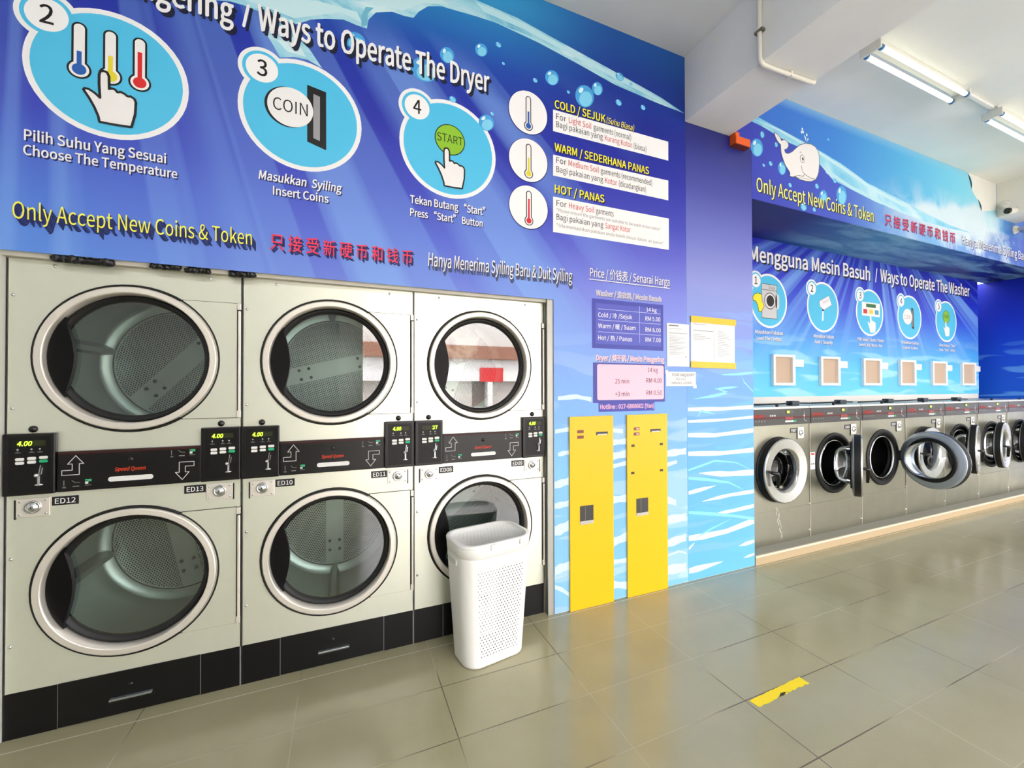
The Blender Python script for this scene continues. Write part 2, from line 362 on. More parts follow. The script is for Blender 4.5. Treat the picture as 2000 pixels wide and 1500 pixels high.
class Print(MB):
    """flat ink laid on an upright sheet at depth y, later layers nearer the viewer"""
    def __init__(s, y=0., step=.0004): MB.__init__(s); s.y = y; s.step = step
    def d(s, L): return s.y-L*s.step
    def poly(s, pts, rgb, L=1):
        y = s.d(L); m = rgb if isinstance(rgb, bpy.types.Material) else ink(rgb)
        tri = tessellate_polygon([[Vector((x, z, 0)) for x, z in pts]])
        s.add([(x, y, z) for x, z in pts], [tuple(t) for t in tri], m); return s
    def rect(s, x0, x1, z0, z1, rgb, L=1): return s.poly([(x0, z0), (x1, z0), (x1, z1), (x0, z1)], rgb, L)
    def ell(s, cx, cz, rx, rz, rgb, L=1, a=0.): return s.poly(ell(cx, cz, rx, rz, 48, a), rgb, L)
    def stroke(s, pts, w, rgb, L=1, closed=False):
        m = rgb if isinstance(rgb, bpy.types.Material) else ink(rgb); y = s.d(L); P = list(pts)+([pts[0]] if closed else [])
        for (ax, az), (bx, bz) in zip(P, P[1:]):
            l = math.hypot(bx-ax, bz-az) or 1e-6; nx, nz = -(bz-az)/l*w/2, (bx-ax)/l*w/2
            y -= .00002; s.add([(ax+nx, y, az+nz), (bx+nx, y, bz+nz), (bx-nx, y, bz-nz), (ax-nx, y, az-nz)], [(0, 1, 2, 3)], m)
        for i, (ax, az) in enumerate(P): s.add([(ax+w/2*cos(k*pi/4), y-.00003*(i+1), az+w/2*sin(k*pi/4)) for k in range(8)], [tuple(range(8))], m)
        return s
    def text(s, txt, x0, x1, z, cap, rgb, L=2, bold=0., shear=0., shadow=None, sh=(.008, -.008), cjk=False, outline=None, slope=0., hum=False):
        vs, fs, a, b = glyphs(txt, 0., shear, 1., hum); kb = CAPH/.69; bold *= kb
        sx = (x1-x0)/(b-a+bold); sz = cap/(CJH if cjk else CAPH+bold*.6); oz = CJB if cjk else 0.; x0 += bold*.5*sx
        def put(col, L, dx, dz, bo):
            m = col if isinstance(col, bpy.types.Material) else ink(col)
            offs = [(0, 0)] if bo <= 0 else [(0, 0), (1, 1), (-1, 1), (1, -1), (-1, -1)] if bo < .03*kb else [(0, 0), (1, 0), (-1, 0), (0, 1), (0, -1), (.7, .7), (-.7, .7), (.7, -.7), (-.7, -.7)]
            for q, (ox, oz_) in enumerate(offs):
                y = s.d(L)+.00007*q
                s.add([(x0+(p[0]-a+ox*bo*.5)*sx+dx, y-p[2], z+(p[1]+oz+oz_*bo*.4)*sz+dz+slope*(p[0]-a)*sx) for p in vs], fs, m)
        put(rgb, L, 0, 0, bold)
        if outline: put(outline[0], L-.6, 0, 0, bold+outline[1]*2*kb)
        if shadow:
            n = max(1, int(max(abs(sh[0]), abs(sh[1]))/.006))
            for q in range(1, n+1): put(shadow, L-.7-.12*q, sh[0]*q/n, sh[1]*q/n, min(bold, .029*kb))
        return s

# ---------------------------------------------------------------- the setting
CEIL = 3.71; MY = -.05          # ceiling height, depth of the printed wall face
PAINT = m_paint((240, 241, 238)); PAINT_W = m_paint((238, 236, 230), 6)
def struct(name, mb): return tag(mb.build(name), kind='structure')
FLOOR = m_floor()
struct('floor', MB().box(-2.6, 11.2, -5.7, 1.2, -.1, 0, FLOOR))
struct('ceiling', MB().box(-2.6, 11.2, -6.2, 1.2, CEIL, CEIL+.15, PAINT))
struct('trim_1', MB().box(3.455, 3.89, -5.9, -.04, 3.25, CEIL, m_paint((240, 240, 238))))
struct('trim_2', MB().box(8.2, 8.66, -5.9, -.04, 3.32, CEIL, m_paint((232, 230, 222))))
struct('wall_back', MB().box(-2.5, 3.455, MY+.004, .06, 1.905, CEIL, PAINT).box(2.412, 3.455, MY+.004, .06, 0, 1.905, PAINT)
       .box(-2.5, -.035, -.03, .06, 0, 1.905, PAINT_W).box(-2.5, 2.412, .9, .98, 0, 1.95, PAINT).box(3.455, 4.1215, MY+.004, .9, 0, 3.71, PAINT))
struct('trim_6', MB().box(4.1218, 11, MY+.004, .5, 2.824, CEIL, PAINT_W))
struct('wall_panel', MB().box(4.125, 9.35, .504, .95, 1.204, 2.82, PAINT_W))
struct('wall_rear', MB().box(4.125, 9.62, .954, 1.1, 0, 3.0, PAINT_W).box(9.56, 9.7, -.04, .954, 0, 2.82, m_alcove()).box(9.36, 9.56, .948, .954, 0, 2.82, m_alcove()))
struct('wall_left', MB().box(-2.6, -2.5, -5.7, .1, 0, CEIL, PAINT))
struct('wall_right', MB().box(11, 11.2, -5.7, 1.2, 0, CEIL, PAINT))
struct('wall_front', MB().box(-2.5, 1.15, -5.75, -5.6, 0, CEIL, m_paint((216, 217, 212))))
struct('wall_lintel', MB().box(1.15, 11, -5.75, -5.6, 3.1, CEIL, mat((120, 66, 46), .6)))
struct('trim_3', MB().box(1.15, 1.55, -5.85, -5.5, 0, CEIL, PAINT_W))
struct('trim_4', MB().box(-.03, 2.41, -.03, .05, 1.883, 1.905, mat((214, 210, 198), .45)).box(2.353, 2.41, -.044, .06, 0, 1.905, mat((176, 176, 168), .4, .3)).box(2.353, 2.366, -.03, -.02, 0, 1.885, mat((206, 204, 196), .4))
       .box(-.035, -.002, -.028, .05, 0, 1.905, mat((222, 222, 214), .5)))
CURB = mat((186, 164, 130), .6); CURBTOP = mat((160, 158, 144), .6)
struct('trim_5', MB().box(4.13, 9.56, -.055, .95, 0, .066, CURB).box(4.13, 9.56, -.055, .95, .066, .071, CURBTOP).box(4.13, 9.56, -.058, -.045, .058, .0722, mat((228, 218, 190), .5)))
struct('ground', MB().box(-20, 40, -40, -5.7, -.2, -.1, mat((150, 148, 144), .8)))

# ---------------------------------------------------------------- dryers
def dryer_door(root, name, cx, cz, zlo, zhi, rot, label, lifter):
    b = MB()
    b.lathe([(.3035, .0), (.3035, -.012), (.3015, -.0165), (.2985, -.018)], (cx, 0, cz), RING).lathe([(.2985, -.018), (.279, -.0186)], (cx, 0, cz), RING).lathe([(.279, -.0186), (.2765, -.017), (.2752, -.012)], (cx, 0, cz), RING).lathe([(.2752, -.012), (.2725, .03)], (cx, 0, cz), RING)
    pts = [(.764, zlo), (.764, zhi), (cx+.18, zhi)]+[(cx+.3045*cos(a), cz+.3045*sin(a)) for a in [radians(57-q*114/20) for q in range(21)]]+[(cx+.18, zlo)]
    b.prism(pts, -.006, -.0015, STEEL)
    d = b.build(name, root, label)
    edge = Print(-.0012).stroke([(.7645, zlo-.001), (.7645, zhi+.001), (cx+.17, zhi+.001)], .003, (30, 30, 30)).stroke([(.7645, zlo-.001), (cx+.17, zlo-.001)], .003, (30, 30, 30))
    edge.build('shadow_gap', d)
    g = MB().lathe([(.315, .001), (.3135, -.006), (.309, -.008), (.3035, -.004), (.3035, .0)], (cx, 0, cz), RUBBER)
    g.lathe([(.2725, .028), (.266, .018), (.258, .02), (.252, .028), (.247, .03), (.245, .045)], (cx, 0, cz), RUBBER); g.build('gasket', d, 'black rubber gasket')
    MB().disc((cx, .034, cz), .251, GLASS, 64).build('glass', d)
    hp = [(cx+.271*cos(a), cz+.271*sin(a)) for a in [radians(143+q*74/24) for q in range(25)]]
    hp += [(cx-.19-.032*abs(u)**1.7+(.012 if abs(u) > .99 else 0), cz+.16*u) for u in [-1+q/9 for q in range(19)]]
    MB().prism(hp, .006, .03, mat((4, 4, 5), .45, 0, .2)).build('pull_handle', d, 'black pull recess')
    h = MB().box(.7665, .783, -.012, -.001, zlo, zhi, mat((30, 30, 30), .5)).box(.770, .781, -.018, -.008, zlo+.03, zhi-.035, RING, .003)
    h.box(.766, .782, -.016, -.004, zhi-.03, zhi, RING, .002).box(.766, .782, -.016, -.004, zlo, zlo+.032, RING, .002); h.build('hinge', d)
    # drum behind the door
    q = MB().lathe([(.262, .06), (.345, .075), (.345, .56)], (0, 0, 0), DRUM, 72)
    q.lathe([(.345, .56), (.33, .575), (.292, .58)], (0, 0, 0), DRUM, 72).lathe([(.296, .574), (.293, .572), (.29, .574)], (0, 0, 0), mat((50, 54, 52), .4), 72)
    dr = q.build('drum', root); dr.location = (cx, 0, cz)
    bk = MB().disc((0, .58, 0), .297, m_drumback(rot), 64)
    bo = bk.build('drum_back', dr, 'perforated drum back')
    bt = MB()
    for bx in (-.028, .028):
        for bz in (-.2, -.145, .145, .2): bt.lathe([(.009, .579), (.009, .573), (.0, .572)], (bx, 0, bz), mat((70, 76, 74), .4, .5), 12, M=Matrix.Rotation(rot, 4, 'Y'))
    bt.build('bolt', dr)
    for k in range(3):
        a = lifter+k*2*pi/3
        M = Matrix.Rotation(a, 4, 'Y')
        MB().prism([(-.03, -.345), (-.012, -.285), (.012, -.285), (.03, -.345)], .08, .56, mat((120, 128, 124), .4, .6), M).build('lifter', dr)
    MB().lathe([(.30, .004), (.30, .05), (.262, .06)], (cx, 0, cz), mat((60, 60, 58), .5), 64).build('door_frame', root)

SEG = mat((190, 250, 40), .5, 0, .3, 2.2)
def coin_slot(b, x, z, y):
    m = mat((214, 214, 214), .2, .9)
    b.box(x-.0035, x+.0035, y-.006, y, z-.036, z-.004, m, .001).lathe([(.0, -.016), (.006, -.014), (.009, -.004), (.009, 0)], (x-.004, y, z), m, 16)
    M = Matrix.Translation((x, y, z)) @ Matrix.Rotation(radians(8), 4, 'Y')
    b.box(-.001, .0015, -.005, 0, .004, .04, m, 0, M); b.box(.006, .0085, -.005, 0, .004, .03, m, 0, M)
    b.lathe([(.0, -.006), (.012, -.005), (.013, 0)], (x, y, z-.038), m, 16, M=Matrix.Translation((0, 0, (z-.038)*.65)) @ Matrix.Scale(.35, 4, (0, 0, 1)))
def control_unit(root, x0, x1, shown, z0=.949, z1=1.19):
    c = MB().box(x0, x1, -.022, -.001, z0, z1, PANEL_BLACK, .004).build('control_unit', root)
    w = x1-x0; fx = lambda u: x0+w*u
    p = Print(-.0222); p.rect(x0+.018, x1-.012, z0+.014, z1-.012, (12, 11, 12), 1); p.build('face_plate', c)
    p = Print(-.0226); p.rect(fx(.27), fx(.82), 1.141, 1.163, (42, 48, 22), 1)
    if shown == '27': p.text('27', fx(.62), fx(.8), 1.143, .018, SEG, 2, .01)
    else: p.text(shown, fx(.28), fx(.56), 1.143, .018, SEG, 2, .012, .2)
    p.build('display', c, 'green lit digits display')
    p = Print(-.0226)
    for u in (.24, .5, .66):
        p.ell(fx(u+.05), 1.129, .003, .003, (190, 190, 190)); p.rect(fx(u), fx(u+.11), 1.115, 1.1175, (120, 120, 120)); p.rect(fx(u+.03), fx(u+.07), 1.1195, 1.122, (110, 110, 110))
    p.build('indicator_symbols', c)
    for r in range(2):
        for k in range(3):
            col = (40, 168, 116) if (r and k == 2) else (228, 228, 224)
            u = .25+.225*k; zz = 1.085-.0145*r+.002*k
            MB().prism(rrect(fx(u), fx(u+.165), zz, zz+.0115, .004, 3), -.0245, -.022, ink(col)).build('button', c)
    b = MB(); coin_slot(b, fx(.7), 1.026, -.0224); b.build('coin_slot', c, 'silver coin slot with pull lever')
def lock_plate(root, x0, x1, z0, z1, y=0., flip=False):
    l = MB().box(x0, x1, y-.006, y-.0005, z0, z1, RING, .0015)
    for sx in (x0+.011, x1-.011):
        for sz in (z0+.011, z1-.011): l.lathe([(.0, -.0085), (.004, -.008), (.005, -.005)], (sx, y, sz), CHROME, 10)
    xe = x1+.002 if flip else x0-.004
    l.box(xe-.002, xe+.003, y-.005, y-.0005, z0-.006, z1-.004, mat((36, 34, 32), .5)); o = l.build('lock_plate', root)
    cx, cz = (x0+x1)/2, (z0+z1)/2+.002
    c = MB().lathe([(.0255, -.005), (.0255, -.012), (.022, -.016), (.018, -.012), (.0165, -.012), (.0145, -.018), (.0, -.019)], (cx, y, cz), CHROME, 28)
    c.lathe([(.0, -.0195), (.003, -.0195), (.003, -.018)], (cx, y, cz), BLACK, 10); c.lathe([(.0266, -.0045), (.0256, -.0062), (.0246, -.0045)], (cx, y, cz), BLACK, 24); c.build('lock_cylinder', o)
def sticker(root, txt, x0, x1, z0, z1, y):
    MB().box(x0, x1, y-.0012, y, z0, z1, mat((16, 16, 16), .45)).build('number_sticker', root)
    root_s = root.children[-1] if False else None
    return Print(y-.0014).text(txt, x0+(x1-x0)*.1, x1-(x1-x0)*.1, z0+(z1-z0)*.2, (z1-z0)*.62, (240, 240, 240), 1, .018)
ARROW = [(0, 0), (.0245, -.033), (.011, -.033), (.011, -.077), (-.042, -.077), (-.042, -.058), (-.0105, -.058), (-.0105, -.033), (-.0245, -.033)]
def symbols(p, x, z):
    p.rect(x, x+.003, z, z+.022, (120, 120, 120)).rect(x-.003, x+.008, z-.009, z-.004, (120, 120, 120))
    p.stroke([(x+.026, z+.02), (x+.034, z+.012), (x+.05, z+.01)], .0022, (130, 130, 130)).rect(x+.028, x+.048, z-.006, z-.002, (130, 130, 130))
    p.rect(x+.066, x+.086, z+.012, z+.022, (60, 170, 120)).rect(x+.066, x+.076, z+.003, z+.016, (215, 225, 220)).rect(x+.066, x+.086, z-.004, z-.001, (130, 130, 130))
def make_dryer(X0, edl, edr, dl, dr, label, r1, r2, l1, l2):
    t = thing('tumble_dryer', label, 'dryer', (X0, 0, 0), 0, 'stacked tumble dryers set in the mural wall')
    b = MB().holed(.004, .783, .97, 1.881, (.386, 1.495), .303, 0, STEEL).holed(.004, .783, .178, .97, (.387, .555), .303, 0, STEEL)
    b.box(.003, .006, 0, .85, 0, 1.881, STEEL).box(.779, .7825, 0, .85, 0, 1.881, STEEL).box(.004, .783, .0005, .85, 1.879, 1.882, STEEL).box(.004, .783, .845, .85, 0, 1.88, STEEL)
    b.box(.004, .783, .02, .85, .9, .97, mat((40, 40, 40), .6)); b.box(.0, .0035, -.001, .03, 0, 1.88, mat((16, 16, 16), .6))
    b.build('cabinet', t)
    dryer_door(t, 'door', .386, 1.495, 1.232, 1.757, r1, 'upper round glass door', l1)
    dryer_door(t, 'door', .387, .555, .292, .82, r2, 'lower round glass door', l2)
    band = MB().box(.156, .631, -.014, -.0005, .950, 1.112, PANEL_BLACK, .003).build('control_band', t, 'black band between the two doors')
    Print(-.0144).rect(.16, .627, 1.1, 1.109, (60, 26, 24)).build('pinstripe', band)
    Print(-.0146).text('Speed Queen', .336, .438, 1.021, .0155, (226, 70, 40), 1, .02, .25).build('brand_lettering', band)
    MB().prism(rrect(.316, .464, .979, .999, .0095), -.017, -.0142, mat((226, 226, 224), .3)).build('slot_handle', band, 'white slot handle')
    p = Print(-.0146); p.stroke([(.214+x, 1.094+z) for x, z in ARROW], .0028, (200, 196, 196), 1, True); p.stroke([(.565-x, .966-z) for x, z in ARROW], .0028, (200, 196, 196), 1, True)
    symbols(p, .177, .974); symbols(p, .525, 1.075); p.build('printed_symbols', band)
    MB().lathe([(.0, -.004), (.009, -.003), (.01, .0)], (.388, -.0142, 1.068), BLACK, 16).build('key_lock', band)
    control_unit(t, .004, .155, dl); control_unit(t, .632, .782, dr)
    for kx in (.081, .704): MB().lathe([(.0, -.011), (.01, -.010), (.0135, -.004), (.0135, 0)], (kx, 0, 1.206), BLACK, 20).build('lock_knob', t, 'small black lock knob')
    lock_plate(t, .035, .133, .86, .933); lock_plate(t, .65, .75, .864, .935, 0, True)
    for txt, x0, x1, z0, z1 in ((edl, .137, .218, .896, .931), (edr, .568, .647, .900, .935)):
        s = MB().box(x0, x1, -.0016, -.0002, z0, z1, mat((16, 16, 16), .45)).build('number_sticker', t)
        Print(-.0018).text(txt, x0+.009, x1-.009, z0+.007, z1-z0-.014, (240, 240, 240), 1, .02).build('number_lettering', s)
    BB = mat((6, 6, 8), .4, 0, .35)
    MB().box(.004, .158, -.001, .02, .0, .177, BB).build('base_panel', t); MB().box(.632, .782, -.001, .02, 0, .177, BB).build('base_panel', t)
    d = MB().box(.1605, .6295, -.004, .02, .004, .179, mat((7, 8, 10), .36, 0, .4)).build('lint_drawer', t)
    MB().box(.323, .463, -.02, -.004, .068, .077, mat((170, 176, 178), .3, .8), .002).box(.318, .468, -.0055, -.004, .052, .07, BLACK).build('drawer_handle', d)
    MB().lathe([(.0, -.003), (.007, -.002), (.008, 0)], (.389, -.004, .118), BLACK, 14).build('drawer_lock', d)
    MB().box(.1575, .1605, -.002, .02, 0, .178, mat((150, 150, 150), .4, .6)).build('base_strip', t); MB().box(.6295, .632, -.002, .02, 0, .178, mat((150, 150, 150), .4, .6)).build('base_strip', t); MB().box(.7790, .7825, -.003, .02, 0, .178, mat((190, 190, 188), .4, .6)).build('base_strip', t)
    for sx, sz in ((.02, 1.735), (.02, 1.29), (.02, .70), (.02, .36), (.14, 1.862), (.66, 1.862)):
        MB().lathe([(.0, -.006), (.004, -.0055), (.006, -.003), (.0065, 0)], (sx, 0, sz), CHROME, 12).build('screw', t)
    return t
make_dryer(0, 'ED12', 'ED13', '4.00', '4.00', 'stacked steel tumble dryer numbered ED12 and ED13 under the black tape wads', radians(42), radians(-12), -.3, -.72)
make_dryer(.783, 'ED10', 'ED11', '4.00', '4.00', 'stacked steel tumble dryer numbered ED10 and ED11, between the other two', radians(76), 0., 1.0, 0.)
make_dryer(1.566, 'ED08', 'ED09', '27', '4.00', 'stacked steel tumble dryer numbered ED08 and ED09 behind the white hamper', radians(20), radians(50), 1.2, .4)

def laundry():
    b = bmesh.new(); bmesh.ops.create_icosphere(b, subdivisions=5, radius=1)
    from mathutils import noise as NZ
    for v in b.verts:
        d = 1+.35*NZ.noise(v.co*1.7)+.16*NZ.noise(v.co*4.5)+.07*NZ.noise(v.co*10)
        v.co = Vector((v.co.x*.15*d, v.co.y*.12*d, v.co.z*.13*d))
    me = bpy.data.meshes.new('laundry'); b.to_mesh(me); b.free()
    for p in me.polygons: p.use_smooth = True
    me.materials.append(m_paint((226, 214, 208), 14)); o = bpy.data.objects.new('laundry', me); COL.objects.link(o); o.location = (1.566+.345, .37, 1.675)
    tag(o, 'crumpled pale laundry inside the upper drum of the dryer behind the hamper', 'laundry')
laundry()

# ---------------------------------------------------------------- printed banner over the dryers
HAND = [(.308, .669), (.297, .664), (.294, .649), (.294, .612), (.297, .555), (.280, .571), (.263, .581), (.25, .582), (.246, .575), (.264, .545), (.280, .512), (.292, .479), (.296, .456), (.348, .456), (.398, .459), (.410, .516), (.412, .566), (.407, .58), (.395, .587), (.385, .584), (.376, .592), (.362, .597), (.352, .592), (.345, .602), (.334, .604), (.326, .599), (.325, .651), (.319, .665)]
def hand(p, tx, tz, sc, L=6, flat=False, w=.009):
    q = [(tx+(x-.311)*sc, tz+(z-.669)*sc) for x, z in HAND]
    p.poly(q, (238, 236, 236), L)
    if not flat: p.stroke(q, w, (14, 14, 16), L+.5, True)
def thermometer(p, x, ztop, zb, col, fill, s=1., L=4):
    r = .017*s; rb = .031*s
    for e, c, LL in ((.007*s, (14, 14, 16), L), (0, (240, 238, 238), L+.4)):
        p.poly([(x+(r+e)*cos(a), ztop-r+(r+e)*sin(a)) for a in [pi*k/12 for k in range(13)]]+[(x-r-e, zb), (x+r+e, zb)], c, LL); p.ell(x, zb, rb+e, rb+e, c, LL+.15)
    p.ell(x, zb, rb*.72, rb*.72, col, L+.8); p.rect(x-r*.45, x+r*.45, zb, zb+(ztop-zb)*fill, col, L+.95)
CY = (78, 190, 232); WH = (240, 239, 241)
def badge(root, n, c, R, sc, draw):
    b = Print(-.0005); b.ell(c[0], c[1], R, R, WH, 1); b.ell(sc[0], sc[1], .096, .096, WH, 1.3)
    b.ell(c[0], c[1], R-.021, R-.021, CY, 2); b.ell(sc[0], sc[1], .079, .079, CY, 2.4); b.ell(sc[0], sc[1], .065, .065, (244, 243, 245), 2.8)
    o = b.build('step_badge', root)
    q = Print(-.0005); q.text(n, sc[0]-.021, sc[0]+.021, sc[1]-.035, .074, (14, 14, 16), 4, .022); q.build('step_number', o)
    q = Print(-.0005); draw(q); q.build('step_picture', o)
    return o
def note_box(root, pts, head, hx, hz, hc, lines, extra=None):
    p = Print(-.0005); p.poly(pts, (243, 242, 243), 2); o = p.build('note_box', root)
    q = Print(-.0005); q.text(head, hx[0], hx[1], hz, hc, (252, 236, 60), 4, .04, 0, (10, 12, 40), (.006, -.006))
    if extra: q.text(*extra, rgb=(252, 236, 110), L=4, bold=.012, shear=.2, shadow=(10, 12, 40), sh=(.004, -.004))
    q.build('note_heading', o)
    q = Print(-.0005)
    for z, cap, runs in lines:
        for txt, x0, x1, col in runs: q.text(txt, x0, x1, z, cap, col, 4)
    q.build('note_lettering', o)
BK = (44, 44, 48); RD = (206, 52, 52); GY = (140, 140, 144)
def bubble(p, x, z, r, L=1.2, c=(70, 160, 222), a=0., sq=.85):
    p.ell(x, z, r, r*sq, c, L, a); p.ell(x+r*.1, z-r*.2, r*.74, r*.55, (126, 206, 238), L+.1, a); p.ell(x-r*.35, z+r*.42, r*.3, r*.16, (222, 242, 250), L+.2, a)

def m_splash(lo, mid, hi, sc=3.):
    t = NT('printed_splash'); x, y, z = t.xyz()
    n = t.noise(t.comb(x, 0., t.math('ADD', t.math('MULTIPLY', z, 2.4), t.math('MULTIPLY', x, .35))), sc, 4, .6, 1.1)
    return t.done(t.ramp(n, [(.3, lo), (.48, mid), (.66, hi)]), .42, 0, .35)
SPLASH = m_splash((96, 172, 208), (150, 208, 226), (206, 232, 240)); WAVE = m_splash((108, 190, 230), (150, 214, 238), (206, 234, 246), 2.2); FOAM = m_splash((170, 212, 236), (208, 228, 240), (228, 238, 244), 2.)
mural = thing('mural_banner', 'large blue printed instruction banner above and beside the dryers', 'banner', (0, MY, 0))
MB().prism([(-2.4, 1.898), (2.392, 1.898), (2.392, .004), (3.452, .004), (3.452, CEIL-.004), (-2.4, CEIL-.004)], -.0006, .0035, m_mural()).build('sheet', mural)
p = Print(-.0005)
SPL = [(.46, 3.2), (.56, 3.1), (.677, 3.100), (.744, 3.117), (.792, 3.118), (.863, 3.110), (.936, 3.102), (1.011, 3.106), (1.072, 3.149), (1.135, 3.175), (1.216, 3.199), (1.275, 3.192), (1.326, 3.191), (1.334, 3.240), (1.369, 3.289), (1.449, 3.322), (1.512, 3.321), (1.559, 3.328), (1.587, 3.371), (1.635, 3.417), (1.703, 3.442), (1.783, 3.456), (1.76, 3.6), (1.2, 3.62), (.5, 3.5)]
p.poly(SPL, SPLASH, .6)
for q in ([(.6, 3.13), (.8, 3.15), (1.0, 3.13), (1.2, 3.23), (1.3, 3.215), (1.28, 3.26), (1.1, 3.25), (.9, 3.2), (.7, 3.19)], [(1.35, 3.33), (1.5, 3.345), (1.6, 3.42), (1.75, 3.47), (1.6, 3.5), (1.3, 3.42)], [(.85, 3.3), (1.1, 3.34), (1.3, 3.42), (1.1, 3.42), (.9, 3.36)]): p.poly(q, (196, 228, 236), .8)
p.poly([(1.3, 3.19), (1.328, 3.21), (1.33, 3.27), (1.36, 3.31), (1.32, 3.3), (1.3, 3.25)], (110, 180, 206), .9)
p.poly([(.878, 3.022), (.907, 2.981), (.940, 2.924), (1.0, 2.945), (1.057, 2.948), (1.120, 2.927), (1.065, 3.002), (1.018, 3.039), (.988, 3.103), (.936, 3.102)], SPLASH, .5)
p.poly([(.93, 3.0), (.97, 2.96), (1.05, 2.96), (1.0, 3.04)], (206, 232, 240), .8)
SW = [(1.907, 3.551), (2.158, 3.537), (2.467, 3.486), (2.848, 3.425), (3.231, 3.361), (3.449, 3.304), (3.186, 3.314), (2.848, 3.340), (2.540, 3.397), (2.291, 3.444), (2.125, 3.465), (1.907, 3.458), (1.703, 3.443), (1.620, 3.446), (1.7, 3.56)]
p.poly(SW, SPLASH, .45)
p.poly([(1.9, 3.54), (2.2, 3.52), (2.6, 3.45), (3.0, 3.386), (3.4, 3.315), (3.0, 3.36), (2.6, 3.42), (2.2, 3.485), (1.95, 3.5)], (186, 226, 238), .8)
p.poly([(2.0, 3.465), (2.3, 3.455), (2.7, 3.385), (3.1, 3.335), (2.7, 3.37), (2.3, 3.435)], (170, 218, 234), .8)
p.build('water_print', mural)
p = Print(-.0005)
for x, z, r, a in ((2.388, 3.25, .05, .8), (2.502, 3.194, .012, 0), (2.62, 3.20, .075, .9), (2.715, 3.275, .045, 1.), (1.936, 3.276, .04, .9), (1.74, 3.185, .045, 1.2), (2.274, 3.201, .016, 0), (1.966, 2.869, .05, .8), (2.889, 3.403, .032, 0), (1.27, 3.11, .05, .5), (1.62, 3.07, .075, .5), (2.04, 3.34, .018, 0), (2.07, 3.24, .01, 0), (2.88, 3.23, .024, 0), (3.08, 3.25, .02, 0), (2.98, 3.38, .012, 0), (2.0, 2.93, .012, 0), (1.77, 2.95, .02, 0)):
    p = Print(-.0005); bubble(p, x, z, r, a=a); p.build('printed_bubble', mural)
p = Print(-.0005); SH = (20, 24, 52)
p.text('Mengguna Mesin Pengering', -.46, .757, 3.02, .115, WH, 6, .05, 0, SH, (.014, -.016))
p.stroke([(.795, 3.022), (.813, 3.123)], .012, WH, 6); p.stroke([(.808, 3.007), (.825, 3.11)], .012, SH, 5)
p.text('Ways to Operate The Dryer', .849, 1.984, 3.025, .12, WH, 6, .05, 0, SH, (.014, -.016), slope=.02)
p.build('heading', mural)
def d2(q):
    thermometer(q, .232, 2.838, 2.654, (30, 92, 178), .4); thermometer(q, .329, 2.838, 2.654, (226, 212, 50), .45); thermometer(q, .424, 2.838, 2.654, (214, 32, 36), .7)
    hand(q, .311, 2.669, 1.)
def d3(q):
    q.poly([(1.055, 2.826), (1.138, 2.812), (1.139, 2.527), (1.056, 2.551)], (16, 16, 18), 4); q.poly([(1.082, 2.789), (1.111, 2.782), (1.111, 2.566), (1.082, 2.574)], (150, 150, 154), 4.4)
    q.ell(.976, 2.696, .0985, .095, (20, 20, 22), 5); q.ell(.985, 2.698, .0965, .093, (238, 237, 238), 5.4); q.text('COIN', .912, 1.058, 2.672, .058, (24, 24, 26), 6, 0, hum=True)
def start_hand(q, cx, cz, r, tx, tz, sc, detail=True):
    q.ell(cx, cz, r, r, (22, 30, 12), 4); q.ell(cx, cz, r-.005, r-.005, (138, 190, 40), 4.4)
    q.text('START', cx-r*.85, cx+r*.85, cz-r*.2, r*.52, (20, 30, 12), 5, 0, hum=True); hand(q, tx, tz, sc, 6, not detail, .008)
badge(mural, '2', (.3285, 2.66), .2635, (.1345, 2.842), d2)
badge(mural, '3', (1.0365, 2.6715), .2645, (.868, 2.85), d3)
badge(mural, '4', (1.7535, 2.67), .2675, (1.578, 2.857), lambda q: start_hand(q, 1.7555, 2.722, .0845, 1.738, 2.672, .98))
for lines in ((('Pilih Suhu Yang Sesuai', .073, .514, 2.332, .042), ('Choose The Temperature', .071, .553, 2.274, .04)), (('Masukkan  Syiling', .855, 1.21, 2.333, .042), ('Insert Coins', .913, 1.15, 2.271, .04)), (('Tekan Butang \u201cStart\u201d', 1.541, 1.958, 2.34, .042), ('Press \u201cStart\u201d Button', 1.541, 1.942, 2.272, .04))):
    for txt, x0, x1, z, c in lines: Print(-.0005).text(txt, x0, x1, z, c, WH, 4, .042, .15 if 'Masukkan' in txt else 0, (30, 36, 90), (.005, -.005)).build('caption', mural)
p = Print(-.0005); p.text('Only Accept New Coins & Token', .043, .83, 2.022, .066, (250, 244, 84), 6, 0, 0, (28, 40, 100), (.016, -.026), hum=True); p.build('coin_notice', mural, 'yellow lettering')
p = Print(-.0005); p.text('\u53ea \u63a5 \u53d7 \u65b0 \u786c \u5e01 \u548c \u94b1 \u5e01', .903, 1.552, 2.012, .078, (240, 60, 90), 6, .012, 0, (30, 36, 96), (.01, -.014), True); p.build('coin_notice', mural, 'red Chinese lettering')
p = Print(-.0005); p.text('Hanya Menerima Syiling Baru & Duit Syiling', 1.635, 2.522, 2.018, .072, WH, 6, .008, .1, (66, 72, 104), (.006, -.022), hum=True); p.build('coin_notice', mural, 'white lettering')
for (x, z), col, f in (((2.2285, 2.995), (40, 90, 178), .5), ((2.229, 2.711), (226, 212, 50), .55), ((2.2295, 2.432), (214, 40, 60), .75)):
    p = Print(-.0005); p.ell(x, z-.002, .1295, .131, (30, 40, 110), 1.4); p.ell(x, z, .125, .127, (244, 242, 244), 2); thermometer(p, x, z+.092, z-.08, col, f, .75); p.build('thermometer_disc', mural)
